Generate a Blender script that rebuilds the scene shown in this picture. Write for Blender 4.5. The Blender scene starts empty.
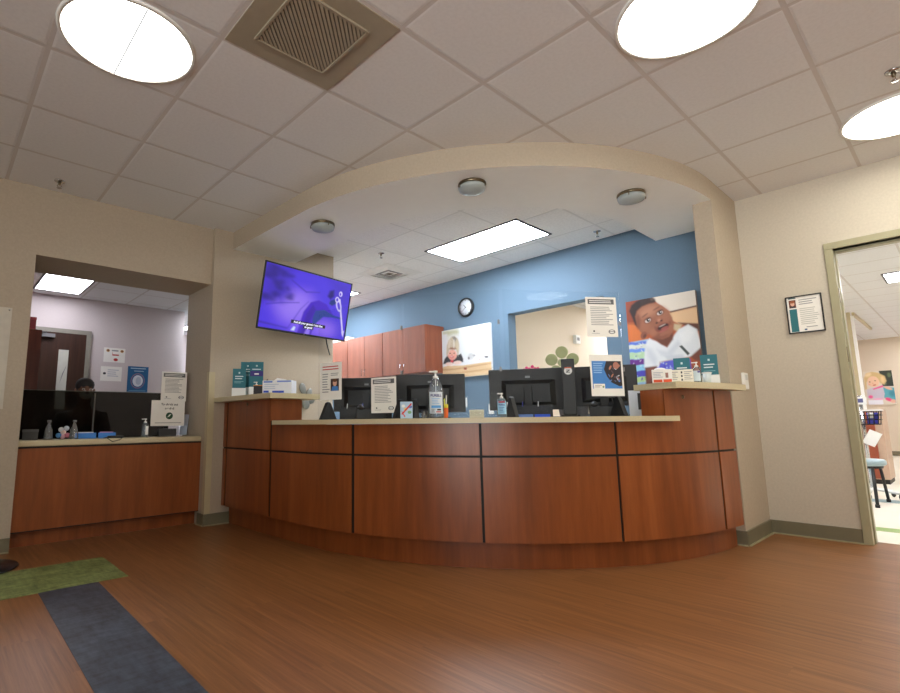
import bpy, math, random
from mathutils import Matrix, Vector
random.seed(7)
scn = bpy.context.scene
COL = scn.collection
PI = math.pi

# ------------------------------------------------------------------ materials
def lin(c):
    c = c / 255.0
    return c / 12.92 if c <= 0.04045 else ((c + 0.055) / 1.055) ** 2.4
def rgb(c):
    return (lin(c[0]), lin(c[1]), lin(c[2]), 1.0)
MATS = {}
def base_mat(name):
    m = bpy.data.materials.new(name); m.use_nodes = True
    return m, m.node_tree, m.node_tree.nodes['Principled BSDF']
def mat(name, c=(128, 128, 128), rough=0.5, metal=0.0, var=0.06, scale=14.0, spec=0.5, bump=0.0, bscale=200.0, emit=0.0, stretch=None):
    """Principled material whose colour is broken up by object-space noise."""
    if name in MATS: return MATS[name]
    m, nt, b = base_mat(name); L = nt.links
    tc = nt.nodes.new('ShaderNodeTexCoord')
    nz = nt.nodes.new('ShaderNodeTexNoise'); nz.inputs['Scale'].default_value = scale; nz.inputs['Detail'].default_value = 3
    if stretch:
        mp = nt.nodes.new('ShaderNodeMapping'); mp.inputs['Scale'].default_value = stretch
        L.new(tc.outputs['Object'], mp.inputs[0]); L.new(mp.outputs[0], nz.inputs['Vector'])
    else:
        L.new(tc.outputs['Object'], nz.inputs['Vector'])
    r = nt.nodes.new('ShaderNodeValToRGB')
    k = rgb(c)
    r.color_ramp.elements[0].position = 0.3; r.color_ramp.elements[1].position = 0.7
    r.color_ramp.elements[0].color = tuple(max(0, x * (1 - var)) for x in k[:3]) + (1,)
    r.color_ramp.elements[1].color = tuple(min(1, x * (1 + var)) for x in k[:3]) + (1,)
    L.new(nz.outputs['Fac'], r.inputs[0]); L.new(r.outputs[0], b.inputs['Base Color'])
    b.inputs['Roughness'].default_value = rough; b.inputs['Metallic'].default_value = metal
    b.inputs['Specular IOR Level'].default_value = spec
    if bump:
        n2 = nt.nodes.new('ShaderNodeTexNoise'); n2.inputs['Scale'].default_value = bscale; n2.inputs['Detail'].default_value = 2
        bp = nt.nodes.new('ShaderNodeBump'); bp.inputs['Strength'].default_value = bump; bp.inputs['Distance'].default_value = 0.004
        L.new(tc.outputs['Object'], n2.inputs['Vector']); L.new(n2.outputs['Fac'], bp.inputs['Height']); L.new(bp.outputs[0], b.inputs['Normal'])
    if emit:
        L.new(r.outputs[0], b.inputs['Emission Color']); b.inputs['Emission Strength'].default_value = emit
    MATS[name] = m
    return m
def C(c, rough=0.55, spec=0.4):
    """plain ink / plastic colour, one cached material per colour"""
    return mat('colour_%d_%d_%d' % tuple(c), c, rough, var=0.03, spec=spec)
def E_(c, strength):
    n = 'screen_%d_%d_%d' % tuple(c)
    return mat(n, c, 0.4, var=0.08, scale=9, emit=strength)

def wood(name, dark, mid, light, stretch, rough=0.35, scale=1.0, spec=0.5, coat=0.0):
    m, nt, b = base_mat(name); L = nt.links; N = nt.nodes.new
    tc = N('ShaderNodeTexCoord'); mp = N('ShaderNodeMapping'); mp.inputs['Scale'].default_value = stretch
    L.new(tc.outputs['Object'], mp.inputs[0])
    n1 = N('ShaderNodeTexNoise'); n1.inputs['Scale'].default_value = scale; n1.inputs['Detail'].default_value = 6; n1.inputs['Roughness'].default_value = 0.65
    L.new(mp.outputs[0], n1.inputs['Vector'])
    r = N('ShaderNodeValToRGB'); e = r.color_ramp.elements
    e[0].position = 0.28; e[0].color = rgb(dark); e[1].position = 0.74; e[1].color = rgb(light)
    x = e.new(0.5); x.color = rgb(mid)
    L.new(n1.outputs['Fac'], r.inputs[0])
    L.new(r.outputs[0], b.inputs['Base Color'])
    b.inputs['Roughness'].default_value = rough; b.inputs['Specular IOR Level'].default_value = spec
    if coat: b.inputs['Coat Weight'].default_value = coat; b.inputs['Coat Roughness'].default_value = 0.2
    MATS[name] = m
    return m

def floor_material():
    m, nt, b = base_mat('wood_plank_vinyl'); L = nt.links; N = nt.nodes.new
    tc = N('ShaderNodeTexCoord')
    # boards run along Y
    sp = N('ShaderNodeSeparateXYZ'); L.new(tc.outputs['Object'], sp.inputs[0])
    def mth(op, a, bv=None):
        n = N('ShaderNodeMath'); n.operation = op
        for i, v in enumerate((a, bv)):
            if v is None: continue
            if isinstance(v, (int, float)): n.inputs[i].default_value = v
            else: L.new(v, n.inputs[i])
        return n.outputs[0]
    bx = mth('FLOOR', mth('DIVIDE', sp.outputs[0], 0.152))
    off = mth('MULTIPLY', mth('FRACT', mth('MULTIPLY', bx, 0.37)), 1.2)
    by = mth('FLOOR', mth('DIVIDE', mth('ADD', sp.outputs[1], off), 1.2))
    cid = N('ShaderNodeCombineXYZ'); L.new(bx, cid.inputs[0]); L.new(by, cid.inputs[1])
    wn = N('ShaderNodeTexWhiteNoise'); L.new(cid.outputs[0], wn.inputs['Vector'])
    mp = N('ShaderNodeMapping'); mp.inputs['Scale'].default_value = (48, 1.5, 1)
    vadd = N('ShaderNodeVectorMath'); vadd.operation = 'ADD'; L.new(tc.outputs['Object'], vadd.inputs[0])
    vs = N('ShaderNodeVectorMath'); vs.operation = 'SCALE'; vs.inputs['Scale'].default_value = 3.0
    L.new(wn.outputs['Color'], vs.inputs[0]); L.new(vs.outputs[0], vadd.inputs[1]); L.new(vadd.outputs[0], mp.inputs[0])
    n1 = N('ShaderNodeTexNoise'); n1.inputs['Scale'].default_value = 1.0; n1.inputs['Detail'].default_value = 7; n1.inputs['Roughness'].default_value = 0.7
    L.new(mp.outputs[0], n1.inputs['Vector'])
    r = N('ShaderNodeValToRGB'); e = r.color_ramp.elements
    e[0].position = 0.25; e[0].color = rgb(FL_D); e[1].position = 0.78; e[1].color = rgb(FL_L)
    x = e.new(0.5); x.color = rgb(FL_M)
    L.new(n1.outputs['Fac'], r.inputs[0])
    hs = N('ShaderNodeHueSaturation')
    L.new(mth('ADD', mth('MULTIPLY', wn.outputs['Value'], 0.14), 0.93), hs.inputs['Value']); L.new(r.outputs[0], hs.inputs['Color'])
    L.new(hs.outputs[0], b.inputs['Base Color'])
    b.inputs['Roughness'].default_value = 0.36; b.inputs['Specular IOR Level'].default_value = 0.5
    bp = N('ShaderNodeBump'); bp.inputs['Strength'].default_value = 0.06; bp.inputs['Distance'].default_value = 0.002
    L.new(n1.outputs['Fac'], bp.inputs['Height']); L.new(bp.outputs[0], b.inputs['Normal'])
    return m
FL_D, FL_M, FL_L = (100, 63, 34), (132, 86, 48), (162, 112, 70)

TILE = 0.61; TX0 = 0.2754; TY0 = 4.0232
def ceiling_material(name, tile, line, fissure, w=0.026):
    m, nt, b = base_mat(name); L = nt.links; N = nt.nodes.new
    tc = N('ShaderNodeTexCoord'); sp = N('ShaderNodeSeparateXYZ'); L.new(tc.outputs['Object'], sp.inputs[0])
    def mth(op, a, bv=None):
        n = N('ShaderNodeMath'); n.operation = op
        for i, v in enumerate((a, bv)):
            if v is None: continue
            if isinstance(v, (int, float)): n.inputs[i].default_value = v
            else: L.new(v, n.inputs[i])
        return n.outputs[0]
    def dist(o, x0):
        f = mth('FRACT', mth('DIVIDE', mth('SUBTRACT', o, x0 - TILE / 2 - 61.0), TILE))
        return mth('MULTIPLY', mth('ABSOLUTE', mth('SUBTRACT', f, 0.5)), TILE)
    d = mth('MINIMUM', dist(sp.outputs[0], TX0), dist(sp.outputs[1], TY0))
    tee = mth('LESS_THAN', d, w / 2)
    nz = N('ShaderNodeTexNoise'); nz.inputs['Scale'].default_value = 55; nz.inputs['Detail'].default_value = 4; L.new(tc.outputs['Object'], nz.inputs['Vector'])
    r = N('ShaderNodeValToRGB'); e = r.color_ramp.elements; k = rgb(tile)
    e[0].position = 0.35; e[0].color = tuple(v * (1 - fissure) for v in k[:3]) + (1,); e[1].position = 0.6; e[1].color = k
    L.new(nz.outputs['Fac'], r.inputs[0])
    mx = N('ShaderNodeMix'); mx.data_type = 'RGBA'; L.new(tee, mx.inputs['Factor'])
    L.new(r.outputs[0], mx.inputs[6]); mx.inputs[7].default_value = rgb(line)
    L.new(mx.outputs[2], b.inputs['Base Color']); b.inputs['Roughness'].default_value = 0.85; b.inputs['Specular IOR Level'].default_value = 0.25
    # tegular edge: the tile face stands a little below / beside the tee
    ed = N('ShaderNodeMapRange'); ed.inputs['From Min'].default_value = w / 2; ed.inputs['From Max'].default_value = w / 2 + 0.012
    L.new(d, ed.inputs['Value'])
    bp = N('ShaderNodeBump'); bp.inputs['Strength'].default_value = 0.25; bp.inputs['Distance'].default_value = 0.006
    L.new(ed.outputs[0], bp.inputs['Height']); L.new(bp.outputs[0], b.inputs['Normal'])
    return m

def wallpaper(name, c, var=0.07):
    m, nt, b = base_mat(name); L = nt.links; N = nt.nodes.new
    tc = N('ShaderNodeTexCoord')
    n1 = N('ShaderNodeTexNoise'); n1.inputs['Scale'].default_value = 70; n1.inputs['Detail'].default_value = 5; L.new(tc.outputs['Object'], n1.inputs['Vector'])
    r = N('ShaderNodeValToRGB'); k = rgb(c); e = r.color_ramp.elements
    e[0].position = 0.3; e[0].color = tuple(v * (1 - var) for v in k[:3]) + (1,); e[1].position = 0.7; e[1].color = tuple(min(1, v * (1 + var)) for v in k[:3]) + (1,)
    L.new(n1.outputs['Fac'], r.inputs[0]); L.new(r.outputs[0], b.inputs['Base Color'])
    b.inputs['Roughness'].default_value = 0.7; b.inputs['Specular IOR Level'].default_value = 0.3
    n2 = N('ShaderNodeTexNoise'); n2.inputs['Scale'].default_value = 120; n2.inputs['Detail'].default_value = 4; L.new(tc.outputs['Object'], n2.inputs['Vector'])
    bp = N('ShaderNodeBump'); bp.inputs['Strength'].default_value = 0.12; bp.inputs['Distance'].default_value = 0.003
    L.new(n2.outputs['Fac'], bp.inputs['Height']); L.new(bp.outputs[0], b.inputs['Normal'])
    MATS[name] = m
    return m

def clear_sheet(name, tint=(1, 1, 1), refl=1.0, keep=0.97, rough=0.02, milk=0.0, mc=(235, 238, 240)):
    """thin clear plastic: mostly see-through, a Fresnel share mirrored"""
    m = bpy.data.materials.new(name); m.use_nodes = True; nt = m.node_tree; nt.nodes.clear(); N = nt.nodes.new; L = nt.links
    out = N('ShaderNodeOutputMaterial'); tr = N('ShaderNodeBsdfTransparent'); gl = N('ShaderNodeBsdfGlossy'); mx = N('ShaderNodeMixShader')
    tc = N('ShaderNodeTexCoord'); nz = N('ShaderNodeTexNoise'); nz.inputs['Scale'].default_value = 6
    L.new(tc.outputs['Object'], nz.inputs['Vector'])
    mr = N('ShaderNodeMapRange'); mr.inputs['To Min'].default_value = keep - 0.015; mr.inputs['To Max'].default_value = keep
    L.new(nz.outputs['Fac'], mr.inputs['Value'])
    cm = N('ShaderNodeCombineColor')
    for i in range(3):
        k = N('ShaderNodeMath'); k.operation = 'MULTIPLY'; L.new(mr.outputs[0], k.inputs[0]); k.inputs[1].default_value = tint[i]; L.new(k.outputs[0], cm.inputs[i])
    L.new(cm.outputs[0], tr.inputs['Color'])
    fr = N('ShaderNodeFresnel'); fr.inputs['IOR'].default_value = 1.35
    k = N('ShaderNodeMath'); k.operation = 'MULTIPLY'; k.inputs[1].default_value = refl; L.new(fr.outputs[0], k.inputs[0])
    gl.inputs['Roughness'].default_value = rough
    base = tr.outputs[0]
    if milk:
        df = N('ShaderNodeBsdfDiffuse'); df.inputs['Color'].default_value = rgb(mc); m2 = N('ShaderNodeMixShader'); m2.inputs[0].default_value = milk
        L.new(tr.outputs[0], m2.inputs[1]); L.new(df.outputs[0], m2.inputs[2]); base = m2.outputs[0]
    L.new(k.outputs[0], mx.inputs[0]); L.new(base, mx.inputs[1]); L.new(gl.outputs[0], mx.inputs[2]); L.new(mx.outputs[0], out.inputs['Surface'])
    MATS[name] = m
    return m

def lamp_mat(name, c, strength):
    m = bpy.data.materials.new(name); m.use_nodes = True; nt = m.node_tree; nt.nodes.clear(); N = nt.nodes.new
    out = N('ShaderNodeOutputMaterial'); em = N('ShaderNodeEmission'); em.inputs['Color'].default_value = rgb(c); em.inputs['Strength'].default_value = strength
    nt.links.new(em.outputs[0], out.inputs['Surface'])
    MATS[name] = m
    return m

FRONT_LAMP, RECEP_LAMP, LROOM_LAMP, CLINIC_LAMP = 18.0, 34.0, 12.0, 25.0
GROUND_FILL, DAY_SKY = 15.0, 2.0
EXPOSURE = 0.0

WALL = wallpaper('beige_wallcovering', (195, 186, 170), 0.045)
WALLT = wallpaper('tan_wallcovering', (178, 165, 146), 0.045)  # tan tone partly the covering's own, partly stands in for dimmer light
WALLB = wallpaper('blue_wall_paint', (94, 117, 137), 0.03)
WALLW = wallpaper('pale_wall_paint', (206, 196, 196), 0.02)
WALLC = wallpaper('clinic_wall_paint', (214, 200, 180), 0.02)
WHITEP = mat('soffit_white_paint', (244, 244, 241), 0.7, var=0.01)
FLOORM = floor_material()
FLOORC = mat('cream_sheet_floor', (230, 225, 210), 0.3, var=0.04, scale=4)
CEIL = ceiling_material('acoustic_tile_ceiling', (230, 231, 233), (208, 204, 202), 0.04, 0.022)
CEILR = ceiling_material('fissured_tile_reception', (246, 246, 244), (226, 226, 224), 0.07, 0.020)
CHERRY = wood('cherry_laminate', (112, 57, 24), (133, 70, 31), (154, 86, 43), (5, 5, 0.45), 0.32, 2.0)
CHERRY_R = wood('cherry_laminate_cabinet', (106, 52, 34), (126, 68, 46), (146, 84, 60), (6, 6, 0.5), 0.3, 2.0)
DARKWOOD = wood('dark_walnut_door', (46, 28, 20), (62, 38, 28), (76, 48, 36), (8, 8, 0.5), 0.4, 2.0)
BLACK = mat('black_reveal', (14, 12, 11), 0.6)
STONE = mat('beige_solid_surface', (196, 184, 150), 0.35, var=0.07, scale=160)
BASEM = mat('olive_rubber_base', (112, 106, 84), 0.5, var=0.05)
FRAMEM = mat('olive_painted_steel', (158, 152, 122), 0.4, var=0.03)
GUARDM = mat('tan_corner_guard', (186, 174, 140), 0.4, var=0.03)
BPLAS = mat('black_plastic', (15, 15, 16), 0.5, var=0.1)
DPLAS = mat('charcoal_plastic', (29, 29, 30), 0.5, var=0.1)
GPLAS = mat('grey_plastic', (120, 120, 122), 0.4)
WPLAS = mat('white_plastic', (232, 232, 228), 0.4, var=0.02)
CHROME = mat('chrome', (200, 200, 202), 0.2, metal=1.0, var=0.03)
BRASS = mat('brushed_nickel', (128, 116, 94), 0.35, metal=1.0, var=0.05)
PAPER = mat('white_paper', (236, 234, 228), 0.8, var=0.02)
FROST = mat('frosted_lamp_glass', (158, 166, 166), 0.5, var=0.03)
CLEAR = clear_sheet('clear_acrylic', (0.985, 0.995, 1.0), 0.1, 0.985)
CLEARB = clear_sheet('clear_bottle_plastic', (0.96, 0.98, 1.0), 1.5, 0.98, 0.05, milk=0.12)
SMOKE = clear_sheet('smoked_acrylic', (0.27, 0.27, 0.25), 0.25, 0.97, 0.05)
GEL = clear_sheet('pale_blue_gel', (0.86, 0.94, 1.0), 0.8, 0.97, 0.05, milk=0.22, mc=(196, 218, 236))
LAMPF = lamp_mat('round_lamp_diffuser', (253, 250, 236), FRONT_LAMP)
LAMPF2 = lamp_mat('round_lamp_diffuser_weak', (253, 250, 236), FRONT_LAMP * 0.5)
LAMPR = lamp_mat('troffer_diffuser', (242, 247, 255), RECEP_LAMP)
LAMPL = lamp_mat('back_office_diffuser', (246, 246, 255), LROOM_LAMP)
LAMPC = lamp_mat('clinic_diffuser', (250, 250, 255), CLINIC_LAMP)
VENTM = mat('taupe_metal_vent', (160, 150, 130), 0.6, var=0.04)
VENTD = mat('dark_vent_slot', (100, 92, 78), 0.7)

# ------------------------------------------------------------------ mesh building
class MB:
    def __init__(s): s.v = []; s.f = []; s.m = []; s.s = []; s.mats = []; s.T = Matrix.Identity(4)
    def mi(s, m):
        if m not in s.mats: s.mats.append(m)
        return s.mats.index(m)
    def add(s, V, F, m, smooth=False, T=None):
        T = s.T if T is None else s.T @ T
        o = len(s.v); s.v += [tuple(T @ Vector(p)) for p in V]; k = s.mi(m)
        for f in F: s.f.append([o + i for i in f]); s.m.append(k); s.s.append(smooth)
        return s
    def box(s, x0, x1, y0, y1, z0, z1, m, T=None):
        V = [(x0, y0, z0), (x1, y0, z0), (x1, y1, z0), (x0, y1, z0), (x0, y0, z1), (x1, y0, z1), (x1, y1, z1), (x0, y1, z1)]
        return s.add(V, [(0, 3, 2, 1), (4, 5, 6, 7), (0, 1, 5, 4), (1, 2, 6, 5), (2, 3, 7, 6), (3, 0, 4, 7)], m, T=T)
    def prism(s, P, z0, z1, m, mside=None, smooth=False, T=None):
        """P counter-clockwise outline in XY"""
        n = len(P)
        s.add([(x, y, z0) for x, y in P], [list(range(n))[::-1]], m, T=T)
        s.add([(x, y, z1) for x, y in P], [list(range(n))], m, T=T)
        V = [(x, y, z0) for x, y in P] + [(x, y, z1) for x, y in P]
        return s.add(V, [(i, (i + 1) % n, n + (i + 1) % n, n + i) for i in range(n)], mside or m, smooth, T=T)
    def slab(s, P, y0, y1, m, T=None):
        """outline in XZ (counter-clockwise seen from -Y), thickness along Y from y0 (front) to y1"""
        n = len(P)
        V = [(x, y0, z) for x, z in P] + [(x, y1, z) for x, z in P]
        F = [list(range(n)), list(range(n, 2 * n))[::-1]] + [(i, n + i, n + (i + 1) % n, (i + 1) % n) for i in range(n)]
        return s.add(V, F, m, T=T)
    def lathe(s, prof, m, c=(0, 0, 0), n=24, smooth=True, T=None):
        V = []; F = []
        for r, z in prof:
            for k in range(n):
                a = 2 * PI * k / n; V.append((c[0] + r * math.cos(a), c[1] + r * math.sin(a), c[2] + z))
        for i in range(len(prof) - 1):
            for k in range(n):
                k2 = (k + 1) % n; F.append((i * n + k, i * n + k2, (i + 1) * n + k2, (i + 1) * n + k))
        F.append(list(range(n))[::-1]); F.append([(len(prof) - 1) * n + k for k in range(n)])
        return s.add(V, F, m, smooth, T=T)
    def tube(s, P, r, m, n=8, T=None):
        P = [Vector(p) for p in P]; V = []; F = []
        up = Vector((0, 0, 1))
        for i, p in enumerate(P):
            d = (P[min(i + 1, len(P) - 1)] - P[max(i - 1, 0)]).normalized()
            a = d.cross(up)
            if a.length < 1e-3: a = d.cross(Vector((1, 0, 0)))
            a.normalize(); b = d.cross(a)
            for k in range(n):
                t = 2 * PI * k / n; V.append(tuple(p + a * (r * math.cos(t)) + b * (r * math.sin(t))))
        for i in range(len(P) - 1):
            for k in range(n):
                k2 = (k + 1) % n; F.append((i * n + k, (i + 1) * n + k, (i + 1) * n + k2, i * n + k2))
        F.append(list(range(n))); F.append([(len(P) - 1) * n + k for k in range(n)][::-1])
        return s.add(V, F, m, True, T=T)
    def ell(s, c, r, m, n=16, T=None):
        V = [(c[0], c[1], c[2] - r[2])]; F = []; h = n // 2
        for i in range(1, h):
            a = -PI / 2 + PI * i / h
            for k in range(n):
                t = 2 * PI * k / n; V.append((c[0] + r[0] * math.cos(a) * math.cos(t), c[1] + r[1] * math.cos(a) * math.sin(t), c[2] + r[2] * math.sin(a)))
        V.append((c[0], c[1], c[2] + r[2])); top = len(V) - 1
        for k in range(n):
            k2 = (k + 1) % n
            F.append((0, 1 + k2, 1 + k)); F.append((top, top - n + k, top - n + k2))
            for i in range(h - 2):
                F.append((1 + i * n + k, 1 + i * n + k2, 1 + (i + 1) * n + k2, 1 + (i + 1) * n + k))
        return s.add(V, F, m, True, T=T)
    def ink(s, P, m, k=1, y=0.0):
        """flat printed patch on the front (-Y) face of a sheet, k-th ink layer; P in XZ"""
        yy = y - 0.00035 * k
        a = sum(P[i][0] * P[(i + 1) % len(P)][1] - P[(i + 1) % len(P)][0] * P[i][1] for i in range(len(P)))
        if a < 0: P = P[::-1]
        return s.add([(x, yy, z) for x, z in P], [list(range(len(P)))], m)
    def inkr(s, x0, x1, z0, z1, m, k=1, y=0.0): return s.ink([(x0, z0), (x1, z0), (x1, z1), (x0, z1)], m, k, y)
    def text(s, t, size, m, x, z, k=2, y=0.0, align='CENTER', xs=1.0, bold=0.0, maxw=None):
        cu = bpy.data.curves.new('lettering', 'FONT'); cu.body = t; cu.size = size; cu.align_x = align; cu.align_y = 'CENTER'; cu.offset = bold
        o = bpy.data.objects.new('lettering', cu); COL.objects.link(o)
        dg = bpy.context.evaluated_depsgraph_get(); dg.update(); me = o.evaluated_get(dg).to_mesh()
        V = [(v.co.x * xs, v.co.y) for v in me.vertices]; F = [tuple(p.vertices) for p in me.polygons]
        if maxw and V:
            w = max(p[0] for p in V) - min(p[0] for p in V)
            if w > maxw: V = [(p[0] * maxw / w, p[1]) for p in V]
        o.evaluated_get(dg).to_mesh_clear(); bpy.data.objects.remove(o); bpy.data.curves.remove(cu)
        return s.add([(x + a, y - 0.00035 * k, z + b) for a, b in V], F, m)
    def lines(s, x0, x1, z1, z0, n, m, k=1, y=0.0, ragged=0.35, seed=1):
        rd = random.Random(seed); h = (z1 - z0) / n
        for i in range(n):
            xe = x1 - (x1 - x0) * ragged * rd.random()
            z = z1 - (i + 0.5) * h
            s.inkr(x0, xe, z - h * 0.2, z + h * 0.2, m, k, y)
        return s
    def build(s, name, parent=None, loc=None, rot=None, bevel=0.0, seg=2):
        me = bpy.data.meshes.new(name); me.from_pydata(s.v, [], s.f)
        for m in s.mats: me.materials.append(m)
        me.polygons.foreach_set('material_index', s.m); me.polygons.foreach_set('use_smooth', s.s); me.update()
        o = bpy.data.objects.new(name, me); COL.objects.link(o)
        if parent: o.parent = parent
        if loc: o.location = loc
        if rot is not None: o.rotation_euler = rot if not isinstance(rot, (int, float)) else (0, 0, rot)
        if bevel:
            b = o.modifiers.new('edge', 'BEVEL'); b.width = bevel; b.segments = seg; b.limit_method = 'ANGLE'; b.angle_limit = math.radians(40)
        return o
def ellipse(cx, cz, rx, rz, rot=0.0, n=20):
    c, s_ = math.cos(rot), math.sin(rot)
    return [(cx + rx * math.cos(t) * c - rz * math.sin(t) * s_, cz + rx * math.cos(t) * s_ + rz * math.sin(t) * c) for t in [2 * PI * i / n for i in range(n)]]
def tag(o, label, cat, group=None, kind=None):
    o['label'] = label; o['category'] = cat
    if group: o['group'] = group
    if kind: o['kind'] = kind
    return o
def thing(name, label, cat, loc=(0, 0, 0), rz=0.0, group=None):
    o = bpy.data.objects.new(name, None); COL.objects.link(o); o.location = loc; o.rotation_euler = (0, 0, rz); o.empty_display_size = 0.1
    return tag(o, label, cat, group)
def structure(o, label=None, cat=None):
    o['kind'] = 'structure'
    if label: o['label'] = label
    if cat: o['category'] = cat
    return o
def dup(root, loc, rz, label, group=None):
    r = root.copy(); COL.objects.link(r); r.location = loc; r.rotation_euler = (0, 0, rz); r['label'] = label
    if group: r['group'] = group
    for ch in list(root.children):
        c = ch.copy(); COL.objects.link(c); c.parent = r
        for g in list(ch.children):
            d = g.copy(); COL.objects.link(d); d.parent = c
    return r

# ------------------------------------------------------------------ camera
def camera():
    yaw, pitch, roll = math.radians(41.6729), math.radians(8.3945), math.radians(-0.5923)
    cy, sy, cp, sp = math.cos(yaw), math.sin(yaw), math.cos(pitch), math.sin(pitch)
    f = Vector((sy * cp, cy * cp, sp)); r = Vector((cy, -sy, 0)); u = r.cross(f)
    R = r * math.cos(roll) + u * math.sin(roll); U = -r * math.sin(roll) + u * math.cos(roll)
    cd = bpy.data.cameras.new('camera'); o = bpy.data.objects.new('camera', cd); COL.objects.link(o)
    o.matrix_world = Matrix(((R.x, U.x, -f.x, 0), (R.y, U.y, -f.y, 0), (R.z, U.z, -f.z, 0.88), (0, 0, 0, 1)))
    cd.sensor_fit = 'HORIZONTAL'; cd.sensor_width = 36.0; cd.lens = 515.647 / 900 * 36.0
    cd.shift_x = (450 - 391.1085) / 900; cd.shift_y = -(346.5 - 345.7573) / 900
    cd.clip_start = 0.02; cd.clip_end = 100
    scn.camera = o
camera()

# ------------------------------------------------------------------ room shell
CX, CY = 4.36, 3.45
def P(s, R):
    """plan point on the rounded reception line: s<0 runs along the straight left end (cm), 0..90 the arc (degrees), >90 the right end (cm)"""
    if s < 0: return (CX - R - 0.035 * min(1.0, -s / 60), CY - s / 100)
    if s <= 90:
        a = math.radians(s); return (CX - R * math.cos(a), CY - R * math.sin(a))
    return (CX + (s - 90) / 100, CY - R)
def srange(s0, s1):
    L = [s0]
    if s0 < 0 < s1: L.append(0.0)
    a, b = max(s0, 0.0), min(s1, 90.0)
    if b > a:
        n = max(2, int((b - a) / 2.0)); L += [a + (b - a) * i / n for i in range(n + 1)]
    if s1 > 90: L.append(90.0)
    L.append(s1)
    out = []
    for x in L:
        if not out or x - out[-1] > 1e-6: out.append(x)
    return out
HC = 2.708; XR = 4.97; YT = 4.57; YW = 4.62
def arc(mb, R0, R1, s0, s1, z0, z1, m, mf=None, mt=None):
    """curved bar: R1 outer (public side), R0 inner"""
    S = srange(s0, s1)
    O = [P(s, R1) for s in S]; I = [P(s, R0) for s in S]; n = len(S)
    V = [(x, y, z0) for x, y in O] + [(x, y, z1) for x, y in O] + [(x, y, z0) for x, y in I] + [(x, y, z1) for x, y in I]
    fo = [(i, i + 1, n + i + 1, n + i) for i in range(n - 1)]
    fi = [(2 * n + i + 1, 2 * n + i, 3 * n + i, 3 * n + i + 1) for i in range(n - 1)]
    ft = [(n + i, n + i + 1, 3 * n + i + 1, 3 * n + i) for i in range(n - 1)]
    fb = [(i + 1, i, 2 * n + i, 2 * n + i + 1) for i in range(n - 1)]
    ends = [(0, n, 3 * n, 2 * n), (n - 1, 2 * n + n - 1, 3 * n + n - 1, n + n - 1)]
    mb.add(V, fo, mf or m, True); mb.add(V, fi, m, True); mb.add(V, ft, mt or m); mb.add(V, fb, m); mb.add(V, ends, m)
    return mb

structure(MB().box(-3.2, 5.12, -4.2, 10.8, -0.12, 0.0, FLOORM).build('floor'))
mb = MB(); S_ = srange(-112, 100); mb.prism([P(s_, 2.1) for s_ in S_] + [(4.96, 1.31), (4.96, 10.7), (0.3, 10.7), (0.3, 5.2), (2.26, 5.2)], 0, 0.002, FLOORC); structure(mb.build('floor_reception'))  # unseen floor, made pale to bounce light up to the reception ceiling
structure(MB().box(5.12, 17.2, -2.6, 4.3, -0.12, 0.0, FLOORC).build('floor_clinic'))
structure(MB().box(-3.2, 17.2, -4.2, 10.8, HC, HC + 0.1, CEIL).build('ceiling'))
mb = MB(); mb.prism([(2.4, 4.56)] + [P(s_, 1.9) for s_ in srange(-108, 145)] + [(4.96, 1.56), (4.96, 10.7), (3.1, 10.7), (3.1, 5.2), (3.23, 5.2), (3.23, 4.56)], HC - 0.003, HC, CEILR); structure(mb.build('ceiling_reception'))
def mottled(name, dark, light):
    m, nt, b = base_mat(name); L = nt.links; N = nt.nodes.new; tc = N('ShaderNodeTexCoord'); outs = []
    for sc in ((9, 34, 1), (34, 9, 1), (5, 5, 1)):
        mp = N('ShaderNodeMapping'); mp.inputs['Scale'].default_value = sc; nz = N('ShaderNodeTexNoise'); nz.inputs['Scale'].default_value = 1.0; nz.inputs['Detail'].default_value = 4; nz.inputs['Roughness'].default_value = 0.7
        L.new(tc.outputs['Object'], mp.inputs[0]); L.new(mp.outputs[0], nz.inputs['Vector']); outs.append(nz.outputs['Fac'])
    a_ = N('ShaderNodeMath'); L.new(outs[0], a_.inputs[0]); L.new(outs[1], a_.inputs[1]); b_ = N('ShaderNodeMath'); L.new(a_.outputs[0], b_.inputs[0]); L.new(outs[2], b_.inputs[1])
    r = N('ShaderNodeMapRange'); r.inputs['From Min'].default_value = 1.2; r.inputs['From Max'].default_value = 1.85; L.new(b_.outputs[0], r.inputs['Value'])
    mx = N('ShaderNodeMix'); mx.data_type = 'RGBA'; L.new(r.outputs[0], mx.inputs['Factor']); mx.inputs[6].default_value = rgb(dark); mx.inputs[7].default_value = rgb(light)
    L.new(mx.outputs[2], b.inputs['Base Color']); b.inputs['Roughness'].default_value = 0.45
    return m
inlay = mottled('green_vinyl_inlay', (66, 84, 34), (150, 164, 104)); inlayb = mottled('slate_blue_vinyl_inlay', (36, 38, 46), (78, 88, 104))
structure(MB().box(-2.2, 0.957, 3.415, 4.02, 0, 0.0015, inlay).build('trim_1'), 'green floor inlay band on the wood floor', 'floor inlay')
structure(MB().prism([(0.39, -4.0), (0.67, -4.0), (0.80, 3.415), (0.515, 3.415)], 0, 0.0015, inlayb).build('trim_2'), 'slate blue floor inlay band on the wood floor', 'floor inlay')
structure(MB().box(5.12, 5.2, -2.0, 4.0, 0, 0.001, FLOORC).box(5.62, 5.8, -2.5, 4.0, 0, 0.0015, mat('green_sheet_inlay', (140, 168, 92), 0.35)).build('trim_3'), 'green band in the cream clinic floor', 'floor inlay')
structure(MB().box(7.5, 7.75, -2.5, 4.0, 0, 0.0015, mat('teal_sheet_inlay', (120, 156, 164), 0.35)).build('trim_4'), 'grey blue band in the cream clinic floor', 'floor inlay')

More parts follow.
